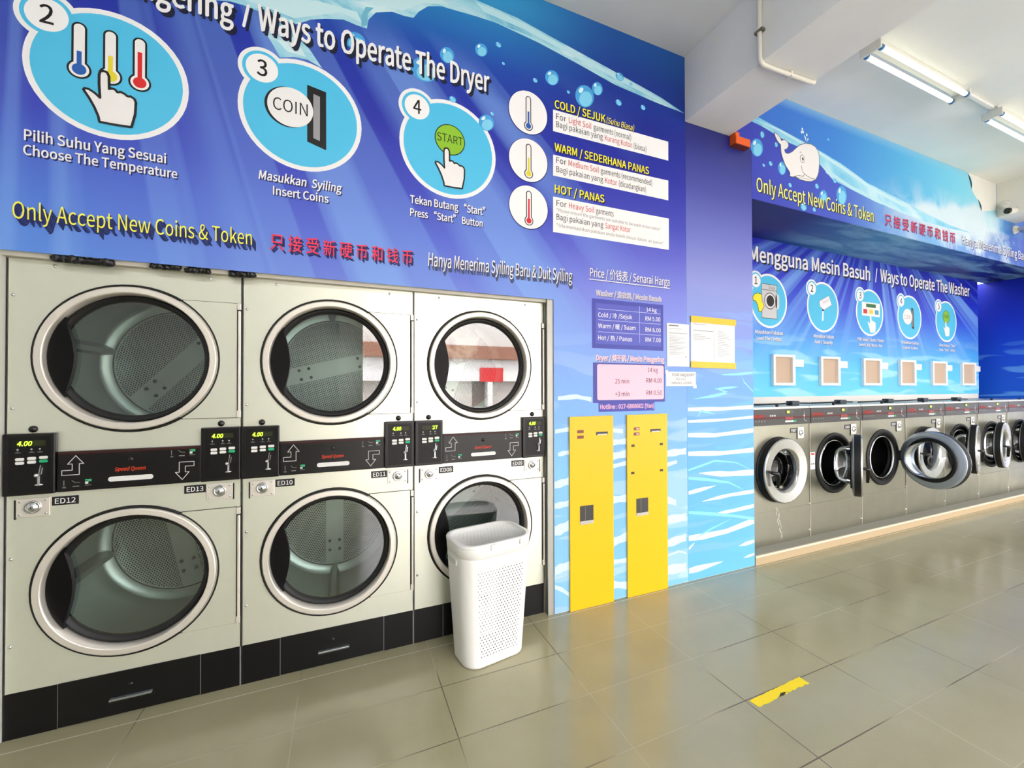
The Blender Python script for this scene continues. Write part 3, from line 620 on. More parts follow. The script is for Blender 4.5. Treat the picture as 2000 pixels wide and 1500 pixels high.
note_box(mural, [(2.394, 3.057), (3.297, 3.068), (3.296, 2.936), (2.393, 2.925)], 'COLD / SEJUK', (2.405, 2.776), 3.071, .05,
    [(3.003, .036, [('For', 2.415, 2.485, BK), ('Light Soil', 2.503, 2.668, RD), ('garments (normal)', 2.685, 2.978, BK)]), (2.955, .036, [('Bagi pakaian yang', 2.415, 2.755, BK), ('Kurang Kotor', 2.77, 2.985, RD), ('(biasa)', 3.0, 3.105, BK)])], ('(Suhu Biasa)', 2.784, 3.004, 3.072, .038))
note_box(mural, [(2.393, 2.781), (3.295, 2.797), (3.294, 2.659), (2.392, 2.653)], 'WARM / SEDERHANA PANAS', (2.403, 3.126), 2.806, .05,
    [(2.735, .036, [('For', 2.415, 2.485, BK), ('Medium Soil', 2.50, 2.722, RD), ('garments (recommended)', 2.738, 3.152, BK)]), (2.68, .036, [('Bagi pakaian yang', 2.415, 2.755, BK), ('Kotor', 2.77, 2.863, RD), ('(dicadangkan)', 2.878, 3.099, BK)])])
note_box(mural, [(2.392, 2.525), (3.297, 2.533), (3.296, 2.316), (2.391, 2.309)], 'HOT / PANAS', (2.403, 2.764), 2.551, .05,
    [(2.472, .036, [('For', 2.415, 2.485, BK), ('Heavy Soil', 2.502, 2.686, RD), ('garments', 2.70, 2.835, BK)]), (2.437, .02, [('"Please ensure the garments are suitable to be wash in hot water"', 2.414, 3.225, GY)]),
     (2.388, .036, [('Bagi pakaian yang', 2.415, 2.755, BK), ('Sangat Kotor', 2.77, 2.97, RD)]), (2.345, .02, [('"Sila memastikan pakaian anda boleh dicuci dalam air panas"', 2.414, 3.25, GY)])])
p = Print(-.0005); p.text('Price / \u4ef7\u94b1\u8868 / Senarai Harga', 2.653, 3.3, 2.066, .054, WH, 4, .01, 0, (90, 92, 150), (.005, -.007)); p.rect(2.645, 3.303, 2.046, 2.051, WH, 4); p.rect(2.647, 3.305, 2.042, 2.046, (80, 84, 150), 3.5); p.build('price_heading', mural)
LV = (84, 92, 190); FR = (66, 72, 168)
def heading2(txt, x0, x1, z, c, fill, rim):
    p = Print(-.0005); p.text(txt, x0, x1, z, c, fill, 5, .0, 0, None, outline=(rim, .05)); p.text(txt, x0+.004, x1+.004, z-.006, c, (104, 98, 160), 3.8, .05); return p
t = Print(-.0005); t.rect(2.666, 3.242, 1.615, 1.93, FR, 2); t.rect(2.694, 3.222, 1.643, 1.902, LV, 2.6)
tb = t.build('washer_price_table', mural)
t = Print(-.0005)
for z in (1.866, 1.796, 1.72): t.rect(2.712, 3.22, z-.0014, z+.0014, (200, 205, 240), 3.4)
t.rect(3.039, 3.042, 1.662, 1.907, (190, 196, 240), 3.4)
for txt, x0, x1, z, c in (('14 kg', 3.097, 3.185, 1.876, .026), ('Cold / \u51b7 /Sejuk', 2.712, 2.978, 1.815, .028), ('Warm / \u6696 / Suam', 2.712, 3.006, 1.745, .028), ('Hot / \u70ed / Panas', 2.712, 2.977, 1.669, .028), ('RM 5.00', 3.088, 3.216, 1.814, .028), ('RM 6.00', 3.088, 3.219, 1.74, .028), ('RM 7.00', 3.088, 3.219, 1.673, .028)): t.text(txt, x0, x1, z, c, WH, 4, .016)
t.build('price_lettering', tb)
heading2('Washer / \u6d17\u8863\u673a / Mesin Basuh', 2.698, 3.225, 1.95, .034, (176, 168, 190), (244, 240, 246)).build('price_heading', mural)
t = Print(-.0005); t.rect(2.672, 3.252, 1.268, 1.524, (72, 74, 160), 2); t.poly(rrect(2.703, 3.244, 1.285, 1.514, .014), (250, 196, 216), 2.6)
t.rect(2.712, 3.162, 1.21, 1.268, (70, 74, 172), 2.2)
tb = t.build('dryer_price_table', mural)
t = Print(-.0005)
for txt, x0, x1, z, c in (('14 kg', 3.107, 3.192, 1.468, .03), ('25 min', 2.84, 2.951, 1.391, .03), ('RM 4.00', 3.093, 3.226, 1.397, .03), ('+3 min', 2.839, 2.953, 1.308, .03), ('RM 0.50', 3.093, 3.225, 1.314, .03)): t.text(txt, x0, x1, z, c, (78, 44, 66), 4, .006)
t.text('Hotline : 017-6808602 (Yan)', 2.725, 3.157, 1.229, .027, (206, 160, 196), 4, .0, 0, None, outline=((244, 196, 216), .04))
t.build('price_lettering', tb)
heading2('Dryer / \u70d8\u5e72\u673a / Mesin Pengering', 2.696, 3.246, 1.538, .034, (246, 170, 190), (250, 240, 246)).build('price_heading', mural)

# column sheet, yellow change-machine fronts, papers
cs = MB().prism([(3.4535, .004), (4.125, .004), (4.125, 3.193), (3.888, 3.193), (3.888, 3.248), (3.4535, 3.248)], MY-.0006, MY+.0035, m_column()).box(4.1215, 4.1255, MY, .9, .004, 2.82, m_column()).build('column_banner')
tag(cs, 'blue water print wrapped round the column between dryers and washers', 'banner')
def streaks(name, root, L, rgb, lay, y=-.0007):
    for pts, w in L:
        p = Print(y); n = len(pts)-1; up = []; dn = []; cl = pts[0][0] < 3.4605 and pts[0][0] > 3.455 or root is not cs; cr = pts[-1][0] > 4.11 or root is not cs
        for i in range(19):
            u = i/18*n; k = min(int(u), n-1); f = u-k; x = pts[k][0]+(pts[k+1][0]-pts[k][0])*f; z = pts[k][1]+(pts[k+1][1]-pts[k][1])*f
            ww = w*.5*(min(1, .12+i/7) if not cl else 1)*(min(1, .1+(18-i)/9) if not cr else 1)*(.9+.1*sin(i*.5+pts[0][0]*7)); up.append((x, z+ww)); dn.append((x, z-ww))
        p.poly(up+dn[::-1], rgb, lay); lay += .02
        p.build(name, root)
streaks('printed_streak', cs, [
    ([(3.46, 1.210), (3.792, 1.206), (4.12, 1.214)], .03), ([(3.46, 1.124), (3.791, 1.125), (4.12, 1.137)], .022), ([(3.46, 1.029), (3.718, 1.016), (4.12, 1.035)], .034), ([(3.46, .898), (3.788, .881), (4.12, .885)], .036),
    ([(3.561, .753), (3.860, .723), (4.12, .714)], .045), ([(3.46, .622), (3.601, .637), (3.721, .649)], .03), ([(3.587, .549), (3.858, .566), (4.12, .569)], .03), ([(3.683, .444), (3.901, .448), (4.12, .458)], .03),
    ([(3.46, .305), (3.598, .299), (3.826, .304), (4.12, .345)], .045), ([(3.958, .177), (4.12, .189)], .03), ([(3.46, .076), (3.596, .080), (3.787, .089)], .045), ([(4.003, .081), (4.12, .091)], .02), ([(3.46, .231), (3.516, .266)], .02)], (212, 233, 255), 1, MY-.0007)
streaks('printed_streak', cs, [
    ([(3.46, .782), (3.575, .803), (3.716, .831), (3.935, .802), (4.088, .736)], .016), ([(3.46, .727), (3.644, .700), (3.859, .659), (4.009, .592)], .022), ([(3.46, .486), (3.712, .444), (3.931, .402), (4.12, .359)], .024), ([(3.516, .296), (3.682, .344), (3.871, .388)], .016),
    ([(3.551, 1.151), (3.583, 1.197), (3.719, 1.170)], .02), ([(3.512, 1.282), (3.720, 1.303), (3.851, 1.326), (3.721, 1.358)], .024), ([(3.72, 1.352), (3.964, 1.369)], .022), ([(3.787, 1.457), (3.943, 1.462), (4.12, 1.476)], .02), ([(4.0, 1.455), (4.022, 1.406), (4.12, 1.332)], .014)], (140, 226, 246), 1.6, MY-.0007)
streaks('printed_streak', mural, [
    ([(2.395, .776), (2.492, .793)], .05), ([(2.395, .651), (2.492, .657)], .04), ([(2.395, .501), (2.441, .507), (2.491, .522)], .07), ([(2.8, .92), (2.95, .936)], .05), ([(2.8, .855), (2.95, .876)], .03), ([(3.24, .910), (3.44, .918)], .05), ([(3.24, .831), (3.356, .849)], .03),
    ([(3.24, .606), (3.347, .567)], .05), ([(3.24, .459), (3.437, .457)], .06), ([(2.8, .643), (2.95, .642)], .05), ([(2.8, .367), (2.95, .400)], .06), ([(3.24, .293), (3.436, .317)], .06), ([(2.395, .260), (2.430, .271), (2.5, .278)], .06), ([(2.8, .248), (2.95, .238)], .03),
    ([(2.8, .106), (2.95, .070)], .05), ([(3.24, .118), (3.434, .108)], .07), ([(2.395, .166), (2.449, .137), (2.5, .095)], .03), ([(3.267, .214), (3.370, .228), (3.435, .207)], .015), ([(2.8, 1.011), (2.95, 1.015)], .04), ([(2.40, 1.1), (2.6, 1.12), (2.9, 1.08)], .03), ([(2.42, 1.3), (2.55, 1.31), (2.66, 1.29)], .03), ([(2.42, .96), (2.5, .97)], .03)], (205, 228, 254), .3)
YEL = mat((240, 190, 26), .4, 0, .4)
def change_machine(x0, x1, label, second):
    t = thing('change_machine', label, 'change machine', (x0, MY, 0), 0, 'yellow machine fronts on the mural wall'); w = x1-x0
    MB().box(0, w, -.0125, -.002, 0, 1.186, YEL, .0015).build('front_panel', t)
    for k in range(2):
        z = 1.084-.034*k; x = .053
        d = MB().box(x, x+.046, -.0135, -.012, z, z+.019, mat((120, 44, 22), .3)).build('indicator_window', t, 'small red window')
        if second: Print(-.0138).rect(x+.02, x+.04, z+.004, z+.014, (240, 190, 180)).build('lit_mark', d)
    MB().box(.19, .278, -.0135, -.012, 1.066, 1.086, BLACK).box(.2, .272, -.016, -.0135, 1.066, 1.073, mat((210, 210, 206), .3)).build('note_slot', t)
    x = .07
    tr = MB().box(x, x+.098, -.0135, -.0121, .52, .634, mat((44, 42, 38), .3)); tr.box(x, x+.098, -.016, -.0125, .52, .54, mat((190, 188, 180), .3)); tr.box(x+.036, x+.04, -.0145, -.013, .545, .63, mat((110, 106, 98), .3)); tr.build('coin_tray', t, 'dark coin tray opening')
    if second:
        for bx, bz in ((.033, .976), (.27, .974), (.03, .797), (.27, .797)): MB().box(bx, bx+.026, -.0135, -.012, bz, bz+.016, mat((60, 44, 16), .5)).build('bolt_slot', t)
change_machine(2.495, 2.816, 'plain yellow change machine front next to the dryers', False)
change_machine(2.925, 3.261, 'yellow change machine front with four dark slots, nearer the column', True)
def paper(name, label, x0, x1, z0, z1, y, lines, stripes=None, tilt=0., fold=None):
    t = thing(name, label, 'notice', ((x0+x1)/2, y, (z0+z1)/2)); t.rotation_euler = (0, tilt, 0); w, h = (x1-x0)/2, (z1-z0)/2
    b = MB(); n = 8
    vs = [(-w+2*w*i/n, -.003-.004*sin(pi*i/n), zz) for zz in (-h, h) for i in range(n+1)]
    b.add(vs, [(i, i+1, n+2+i, n+1+i) for i in range(n)], PAPER); b.build('sheet', t)
    p = Print(-.0078)
    for (u0, u1, v, th, c) in lines: p.rect(-w+2*w*u0, -w+2*w*u1, h-2*h*v, h-2*h*(v-th), c)
    p.build('printed_lines', t)
    if stripes:
        for za, zb in stripes: MB().box(-w-.005, w+.005, -.0095, -.008, h-2*h*zb, h-2*h*za, YEL).build('yellow_strip', t)
G1 = (170, 170, 174); G2 = (90, 90, 94)
ls = [(.06, .5, .06, .02, G2), (.06, .62, .13, .01, G1), (.06, .9, .23, .008, G2)]+[(.08, .4+.5*((k*37) % 10)/10, .3+.035*k, .01, G1) for k in range(13)]+[(.78, .86, .78, .02, (190, 120, 130))]
paper('paper_notice', 'white printed sheet taped left of the yellow-edged notice', 3.272, 3.474, 1.51, 1.808, MY, ls)
ls = [(.04, .34, .16, .012, G1), (.03, .48, .28, .008, G2), (.5, .505, .84, .7, G1)]+[(.04, .2+.25*((k*31) % 7)/7, .36+.032*k, .009, G1) for k in range(4)]+[(.58, .7+.22*((k*29) % 9)/9, .26+.036*k, .008, G1) for k in range(15)]
paper('framed_notice', 'white double sheet with yellow top and bottom strips on the column', 3.49, 3.925, 1.503, 1.87, MY, ls, [(.0, .12), (.88, 1.)], radians(.6))
t = thing('handwritten_note', 'small handwritten white note taped below the white printed sheet', 'note', (3.40, MY, 1.424))
MB().box(-.135, .135, -.0025, -.001, -.05, .05, PAPER).build('slip', t)
p = Print(-.003); p.text('FOR INQUIRY', -.085, .125, .018, .02, (70, 70, 80), 1, 0, .2); p.text('PLS CALL', -.05, .04, -.008, .014, (70, 70, 80), 1, 0, .2); p.text('YAN 011-122893', -.09, .1, -.036, .016, (70, 70, 80), 1, 0, .2); p.build('handwriting', t)
MB().box(-.142, -.12, -.0035, -.002, .035, .06, mat((244, 244, 240), .3)).box(.11, .14, -.0035, -.002, -.065, -.04, mat((244, 244, 240), .3)).build('clear_tape', t)

# ---------------------------------------------------------------- fascia with the whale
fas = thing('fascia_banner', 'blue sea banner with a white whale across the top over the washers', 'banner', (0, MY, 0))
MB().prism([(4.127, 2.82), (10.9, 2.82), (10.9, 3.705), (8.199, 3.705), (8.199, 3.404), (7.816, 3.326), (7.79, 3.38), (7.741, 3.446), (7.66, 3.49), (7.603, 3.539), (7.62, 3.61), (7.60, 3.66), (7.519, 3.705), (3.892, 3.705), (3.892, 3.195), (4.127, 3.195)], -.0006, .0035, m_fascia()).build('sheet', fas)
MB().box(4.12, 9.56, MY*0, .55, 2.815, 2.8185, m_soffit()).build('underside_sheet', fas)
fl = MB()
for za, zb, x0, xb in ((3.54, 3.70, 7.60, .02), (3.33, 3.45, 7.80, .05)):
    n = 8; vs = []
    for i in range(n+1):
        z = zb+(za-zb)*i/n; bul = sin(pi*i/n); xx = 7.52+(7.603-7.52)*i/n if za > 3.5 else 7.741+(7.816-7.741)*i/n
        vs += [(xx, -.002, z), (xx+.012*bul, -.006*bul-.002, z), (xx+.03*bul, -.002*bul-.003, z)]
    fl.add(vs, [(3*i+k, 3*i+k+1, 3*i+k+4, 3*i+k+3) for i in range(n) for k in range(2)], mat((24, 56, 84), .5), True)
fl.build('peeling_edge', fas, 'curled torn edge')
p = Print(-.0005)
up = [(3.895, 3.5), (4.124, 3.47), (4.191, 3.473), (4.377, 3.449), (4.711, 3.410), (4.967, 3.375), (5.262, 3.327), (5.643, 3.234), (6.203, 3.17), (6.6, 3.12), (7.1, 3.07), (7.6, 3.05)]
lo = [(7.1, 3.03), (6.6, 3.03), (6.201, 3.05), (5.775, 3.08), (5.446, 3.12), (5.139, 3.16), (4.965, 3.257), (4.731, 3.344), (4.561, 3.354), (4.376, 3.387), (4.229, 3.412), (4.124, 3.42), (3.895, 3.455)]
p.poly(up+lo, WAVE, .6)
p.poly([(4.124, 3.445), (4.4, 3.44), (4.72, 3.4), (5.0, 3.362), (5.3, 3.305), (5.7, 3.212), (6.2, 3.15), (6.6, 3.1), (6.2, 3.12), (5.7, 3.18), (5.3, 3.275), (5.0, 3.335), (4.7, 3.382), (4.4, 3.425)], (196, 230, 244), .8)
p.poly([(5.0, 3.25), (5.4, 3.16), (5.9, 3.1), (6.4, 3.04), (5.9, 3.08), (5.4, 3.13), (5.05, 3.2)], (186, 226, 240), .8)
p.build('water_print', fas)
p = Print(-.0005)
for x, z, r, a in ((4.188, 3.228, .075, .9), (4.249, 3.345, .028, 1), (4.411, 3.303, .022, 1), (4.343, 3.136, .022, 0), (4.262, 3.106, .016, 0), (4.478, 3.127, .055, 1.2), (4.574, 3.009, .022, 0), (4.918, 3.065, .026, 0), (5.163, 3.158, .024, 0), (5.004, 2.991, .06, .9), (5.261, 3.048, .085, 1.2), (5.08, 3.5, .016, 0), (8.4, 3.05, .02, 0), (8.5, 3.0, .03, 0), (8.62, 3.08, .015, 0), (4.74, 2.86, .04, 0), (4.88, 2.86, .022, 0)):
    p = Print(-.0005); bubble(p, x, z, r, a=a); p.build('printed_bubble', fas)
WHL = [(4.387, 3.396), (4.422, 3.391), (4.457, 3.372), (4.472, 3.348), (4.509, 3.367), (4.550, 3.352), (4.560, 3.326), (4.539, 3.297), (4.507, 3.283), (4.518, 3.261), (4.549, 3.260), (4.602, 3.287), (4.645, 3.324), (4.699, 3.365), (4.776, 3.397), (4.843, 3.405), (4.899, 3.396), (4.938, 3.368), (4.952, 3.320), (4.951, 3.247), (4.941, 3.187), (4.923, 3.147), (4.894, 3.112), (4.838, 3.088), (4.771, 3.078), (4.695, 3.077), (4.636, 3.090), (4.599, 3.079), (4.567, 3.080), (4.573, 3.106), (4.557, 3.123), (4.516, 3.157), (4.486, 3.206), (4.466, 3.250), (4.462, 3.311), (4.426, 3.330), (4.396, 3.364)]
p = Print(-.0005); p.poly(WHL, (240, 236, 236), 3); p.stroke(WHL, .006, (100, 106, 130), 3.4, True)
p.ell(4.73, 3.256, .03, .034, (110, 110, 116), 4); p.ell(4.731, 3.256, .025, .029, (240, 238, 238), 4.3); p.ell(4.736, 3.256, .01, .014, (40, 40, 44), 4.6)
p.stroke([(4.70, 3.304), (4.709, 3.309), (4.718, 3.306)], .004, (110, 110, 116), 4)
p.stroke([(4.716, 3.196), (4.722, 3.17), (4.73, 3.15), (4.755, 3.136), (4.783, 3.126), (4.84, 3.115), (4.89, 3.118)], .006, (120, 116, 112), 4)
p.stroke([(4.636, 3.092), (4.68, 3.108), (4.74, 3.112), (4.755, 3.134)], .006, (130, 126, 120), 4); p.stroke([(4.66, 3.086), (4.74, 3.098), (4.84, 3.1)], .004, (150, 146, 140), 4)
for q in ([(4.787, 3.408), (4.777, 3.447), (4.75, 3.465), (4.772, 3.425)], [(4.79, 3.408), (4.802, 3.45), (4.815, 3.44), (4.8, 3.425)]): p.poly(q, (232, 240, 246), 3)
for x, z in ((4.734, 3.505), (4.744, 3.483), (4.724, 3.478), (4.79, 3.47)): p.ell(x, z, .01, .012, (226, 238, 246), 3)
p.build('whale_picture', fas)
p = Print(-.0005); p.text('Only Accept New Coins & Token', 4.176, 5.735, 2.885, .11, (252, 250, 150), 6, .004, 0, (70, 70, 40), (.014, -.006), hum=True); p.build('coin_notice', fas, 'yellow lettering')
p = Print(-.0005); p.text('\u53ea \u63a5 \u53d7 \u65b0 \u786c \u5e01 \u548c \u94b1 \u5e01', 5.915, 7.22, 2.885, .115, (222, 60, 84), 6, .008, 0, (60, 60, 130), (.008, -.008), True); p.build('coin_notice', fas, 'red Chinese lettering')
p = Print(-.0005); p.text('Hanya Menerima Syiling Baru & Duit Syiling', 7.367, 9.75, 2.905, .1, WH, 6, .01, 0, (50, 60, 130), (.01, -.01), hum=True); p.build('coin_notice', fas, 'white lettering')

# ---------------------------------------------------------------- washer panel
pan = thing('washer_panel', 'blue instruction panel with five round step pictures above the washers', 'banner', (0, .5, 0))
MB().box(4.125, 9.35, -.0006, .0035, 1.27, 2.815, m_panel()).build('sheet', pan)
p = Print(-.0005); p.text('Mengguna Mesin Basuh', 4.82, 6.80, 2.585, .148, WH, 6, .052, 0, SH, (.014, -.016)); p.stroke([(6.905, 2.58), (6.935, 2.735)], .016, WH, 6); p.text('Ways to Operate The Washer', 7.0, 9.118, 2.595, .148, WH, 6, .052, 0, SH, (.014, -.016)); p.build('heading', pan)
def b1(q):
    q.rect(4.985, 5.21, 2.04, 2.38, (40, 40, 44), 4); q.rect(4.99, 5.205, 2.045, 2.375, (200, 200, 204), 4.3); q.rect(4.99, 5.205, 2.318, 2.323, (60, 60, 64), 4.6); q.text('Dryer', 5.09, 5.18, 2.332, .03, (90, 90, 94), 4.7)
    q.ell(5.105, 2.215, .082, .082, (40, 40, 44), 5); q.ell(5.105, 2.215, .074, .074, (220, 220, 222), 5.2); q.ell(5.11, 2.215, .056, .056, (24, 24, 28), 5.4)
    q.poly(rrect(5.175, 5.24, 2.14, 2.29, .03), (210, 210, 214), 5.6); q.ell(5.195, 2.215, .014, .07, (24, 24, 28), 5.8)
    sh = [(4.86, 2.235), (4.885, 2.265), (4.93, 2.28), (4.985, 2.27), (4.99, 2.21), (5.02, 2.16), (4.98, 2.1), (4.945, 2.1), (4.93, 2.16), (4.90, 2.2), (4.87, 2.2)]
    q.poly(sh, (250, 226, 30), 5); q.stroke(sh, .006, (60, 56, 10), 5.3, True)
def b2(q):
    s = [(5.875, 2.275), (6.035, 2.345), (6.085, 2.25), (5.95, 2.185), (5.885, 2.22)]
    q.poly(s, (240, 236, 240), 4); q.stroke(s, .004, (130, 130, 140), 4.3, True); q.text('SABUN', 5.93, 6.03, 2.245, .03, (190, 160, 180), 4.5, slope=.4)
    q.ell(5.935, 2.183, .016, .01, (16, 16, 18), 5); q.poly([(5.925, 2.175), (5.945, 2.175), (5.94, 2.07), (5.915, 2.07)], (244, 244, 246), 5)
def b3(q):
    q.rect(6.635, 6.985, 2.175, 2.33, (238, 236, 236), 4); q.rect(6.715, 6.905, 2.275, 2.315, (40, 104, 60), 4.4)
    for x, c in ((6.66, (206, 46, 50)), (6.775, (236, 206, 70)), (6.885, (90, 160, 196))): q.rect(x, x+.075, 2.2, 2.25, c, 4.4)
    hand(q, 6.80, 2.19, .95, 6, True)
def b4(q):
    q.poly([(7.655, 2.335), (7.70, 2.325), (7.715, 2.07), (7.665, 2.085)], (26, 30, 44), 4); q.poly([(7.668, 2.31), (7.686, 2.305), (7.698, 2.1), (7.678, 2.105)], (170, 130, 120), 4.4)
    q.ell(7.57, 2.22, .1, .095, (240, 236, 236), 5); q.text('COIN', 7.50, 7.63, 2.19, .05, (180, 150, 160), 5.5)
for n, cx, dr in (('1', 5.093, b1), ('2', 5.94, b2), ('3', 6.79, b3), ('4', 7.62, b4), ('5', 8.49, lambda q: start_hand(q, 8.49, 2.275, .085, 8.475, 2.215, .9, False))): badge(pan, n, (cx, 2.2145), .268, (cx-.185, 2.398), dr)
for cx, w, l1, l2 in ((5.093, .2, 'Masukkan Pakaian', 'Load The Clothes'), (5.945, .17, 'Masukkan Sabun', 'Add / Supply'), (6.8, .255, 'Pilih Sejuk / Suam / Panas', 'Select Cold / Warm / Hot'), (7.627, .19, 'Masukkan Syiling', 'Insert Coins'), (8.51, .22, 'Tekan Butang \u201cStart\u201d', 'Press \u201cStart\u201d Button')):
    Print(-.0005).text(l1, cx-w, cx+w, 1.886, .036, WH, 4, .045, 0, (50, 80, 150), (.005, -.005)).build('caption', pan); Print(-.0005).text(l2, cx-w*.9, cx+w*.9, 1.826, .034, WH, 4, .045, 0, (50, 80, 150), (.005, -.005)).build('caption', pan)
HL = ['beige soap hatch with a red smudge inside, above the closed washer', 'second beige soap hatch from the column', 'third beige soap hatch from the column', 'fourth beige soap hatch from the column', 'fifth beige soap hatch from the column, next to last', 'beige soap hatch farthest from the column, last of the panel']
for k, (a, b) in enumerate(((5.11, 5.435), (5.849, 6.177), (6.604, 6.957), (7.346, 7.688), (8.075, 8.432), (8.825, 9.194))):
    t = thing('soap_hatch', HL[k], 'hatch', (a, .4993, 1.38), 0, 'soap hatches in the washer panel'); w = b-a; z1 = .308
    f = MB().box(0, w, -.03, -.0008, 0, .028, WHITE).box(0, w, -.03, -.0008, z1-.025, z1, WHITE).box(0, .03, -.03, -.0008, .028, z1-.025, WHITE).box(w-.04, w, -.03, -.0008, .028, z1-.025, WHITE); f.build('frame', t)
    MB().box(.03, w-.04, -.006, -.001, .028, z1-.025, mat((196, 172, 150), .6)).build('back_plate', t)
    if k == 0: Print(-.0065).poly([(.035, .08), (.06, .1), (.055, .19), (.04, .2)], (190, 90, 80)).build('stain', t)
    MB().box(w+.01, w+.145, -.022, -.0008, .19, .265, WHITE, .004).box(w-.01, w+.06, -.012, -.0008, .205, .25, WHITE).build('side_latch', t)

# ---------------------------------------------------------------- washers
FACE = mat((190, 190, 188), .22, .8); INNER = mat((176, 188, 202), .3, .55)
def washer_door(root, ang, glossy=True):
    hx, hz = .615, .61
    d0 = bpy.data.objects.new('door', None)
    b = MB(); cx = -.268
    # steel ring and black outer shell; closed door lies at y<0 before the cabinet
    b.lathe([(.2655, -.05), (.263, -.057), (.256, -.061)], (cx, 0, 0), FACE, 56).lathe([(.256, -.061), (.184, -.055)], (cx, 0, 0), FACE, 56).lathe([(.184, -.055), (.174, -.05), (.166, -.03)], (cx, 0, 0), FACE, 56)
    b.lathe([(.2655, -.05), (.2668, -.04), (.2668, -.006)], (cx, 0, 0), RUBBER, 56).lathe([(.2668, -.006), (.264, -.001), (.252, .004)], (cx, 0, 0), INNER, 56)
    b.lathe([(.252, .004), (.225, .010), (.205, .012), (.17, .004), (.166, -.03)], (cx, 0, 0), INNER, 56)
    o = b.build('door', root); o.location = (hx, -.012, hz); o.rotation_euler = (0, 0, ang)
    MB().lathe([(.206, .0125), (.2, .022), (.176, .022), (.17, .006)], (cx, 0, 0), RUBBER, 56).build('door_seal', o, 'black rubber door seal')
    MB().lathe([(.172, -.034), (.168, .04), (.155, .1), (.11, .128), (.0, .136)], (cx, 0, 0), BOWL, 48).build('glass_bowl', o)
    MB().tube([(cx-.215, -.062, .01), (cx-.215, -.09, .005), (cx-.175, -.1, .0), (cx-.15, -.095, -.03), (cx-.155, -.09, -.115)], [.011, .013, .016, .016, .01], BLACK, 10).build('handle', o, 'black lever handle')
    MB().box(-.03, .012, -.02, .004, -.05, .05, CHROME, .004).tube([(.006, -.004, -.055), (.006, -.004, .055)], .009, CHROME, 10).build('hinge', o)
def make_washer(i, X0, num, ang, label, notice):
    t = thing('washing_machine', label, 'washing machine', (X0, .06, .071), 0, 'front-loading washers in a row on the curb')
    w = .752; b = MB().holed(.002, w, 0, .98, (.347, .61), .25, 0, STEEL2, 56)
    b.box(.002, .005, 0, .86, 0, 1.125, STEEL2).box(w-.003, w, 0, .86, 0, 1.125, STEEL2).box(.002, w, .855, .86, 0, 1.125, STEEL2).box(.002, w, 0, .86, 1.122, 1.129, mat((206, 204, 198), .35, .5)).box(.002, w, -.002, .02, 1.112, 1.122, RING)
    b.box(w-.001, w+.003, -.006, .01, .0, 1.118, RING); b.build('cabinet', t)
    k = MB().box(.004, w-.003, -.003, .0, .003, .276, STEEL2); k.build('kick_panel', t)
    c = MB().box(.003, w-.002, -.012, .01, .979, 1.112, mat((44, 42, 42), .35)).build('control_panel', t, 'dark control panel')
    Print(-.0125).rect(.004, w-.004, 1.046, 1.0475, (150, 40, 36)).rect(.004, w-.004, 1.03, 1.046, (78, 24, 24)).build('pinstripe', c)
    Print(-.013).text('Speed Queen', .02, .165, 1.048, .026, (214, 50, 40), 2, .03, .25).build('brand_lettering', c)
    p = Print(-.013)
    for q in range(3): p.rect(.232+.026*q, .25+.026*q, 1.052, 1.066, (190, 190, 190), 2)
    for q in range(5): p.rect(.03+.034*q, .038+.034*q, 1.012, 1.022, (150, 150, 150), 2)
    p.stroke([(.668, 1.085), (.668, 1.03), (.66, 1.02), (.676, 1.005), (.7, 1.0)], .004, (190, 190, 190), 2); p.ell(.664, 1.05, .007, .009, (220, 220, 220), 2); p.build('printed_symbols', c)
    d = MB().box(.435, .52, -.015, -.012, 1.072, 1.1, mat((66, 72, 56), .3)).build('display', c); Print(-.0155).rect(.442, .47, 1.078, 1.094, SEG).build('lit_digits', d)
    for q in range(4): MB().box(.42+.036*q, .45+.036*q, -.0155, -.012, 1.0, 1.014, ink((60, 170, 110) if q == 3 else (226, 226, 222))).build('button', c)
    MB().box(.42, .52, -.0148, -.012, 1.022, 1.043, mat((150, 40, 40), .4)).build('selector_strip', c)
    MB().lathe([(.0, -.018), (.009, -.016), (.012, -.012), (.012, 0)], (.33, 0, 1.142), BLACK, 14).build('vent_knob', t)
    # opening, gasket, drum
    MB().lathe([(.272, -.001), (.27, -.01), (.255, -.014), (.225, -.008), (.208, .02), (.2, .05)], (.347, 0, .61), RUBBER, 56).build('gasket', t, 'black rubber opening seal')
    MB().lathe([(.206, .004), (.2, -.004), (.194, .004), (.194, .02)], (.347, 0, .61), CHROME, 56).build('inner_ring', t)
    MB().lathe([(.195, .02), (.24, .06), (.24, .5), (.0, .5)], (.347, 0, .61), DARKDRUM, 48).build('drum', t)
    washer_door(t, ang)
    lock_plate(t, .592, .672, .855, .95)
    s = MB().box(.5, .588, -.0016, -.0002, .905, .945, mat((16, 16, 16), .45)).build('number_sticker', t); Print(-.0018).text(num, .512, .58, .912, .025, (236, 236, 236), 1, .02).build('number_lettering', s)
    if notice:
        s = MB().box(.006, .07, -.0016, -.0002, .575, .725, PAPER).build('notice_sticker', t, 'white sticker with red top'); Print(-.0018).rect(.016, .06, .7, .716, (220, 70, 60)).rect(.012, .032, .618, .626, (40, 40, 44)).rect(.038, .062, .618, .626, (40, 40, 44)).build('sticker_print', s)
    for zz in (.06, .285): MB().lathe([(.0, -.012), (.006, -.01), (.008, 0)], (w-.014, 0, zz), RING, 10).build('latch_screw', t)
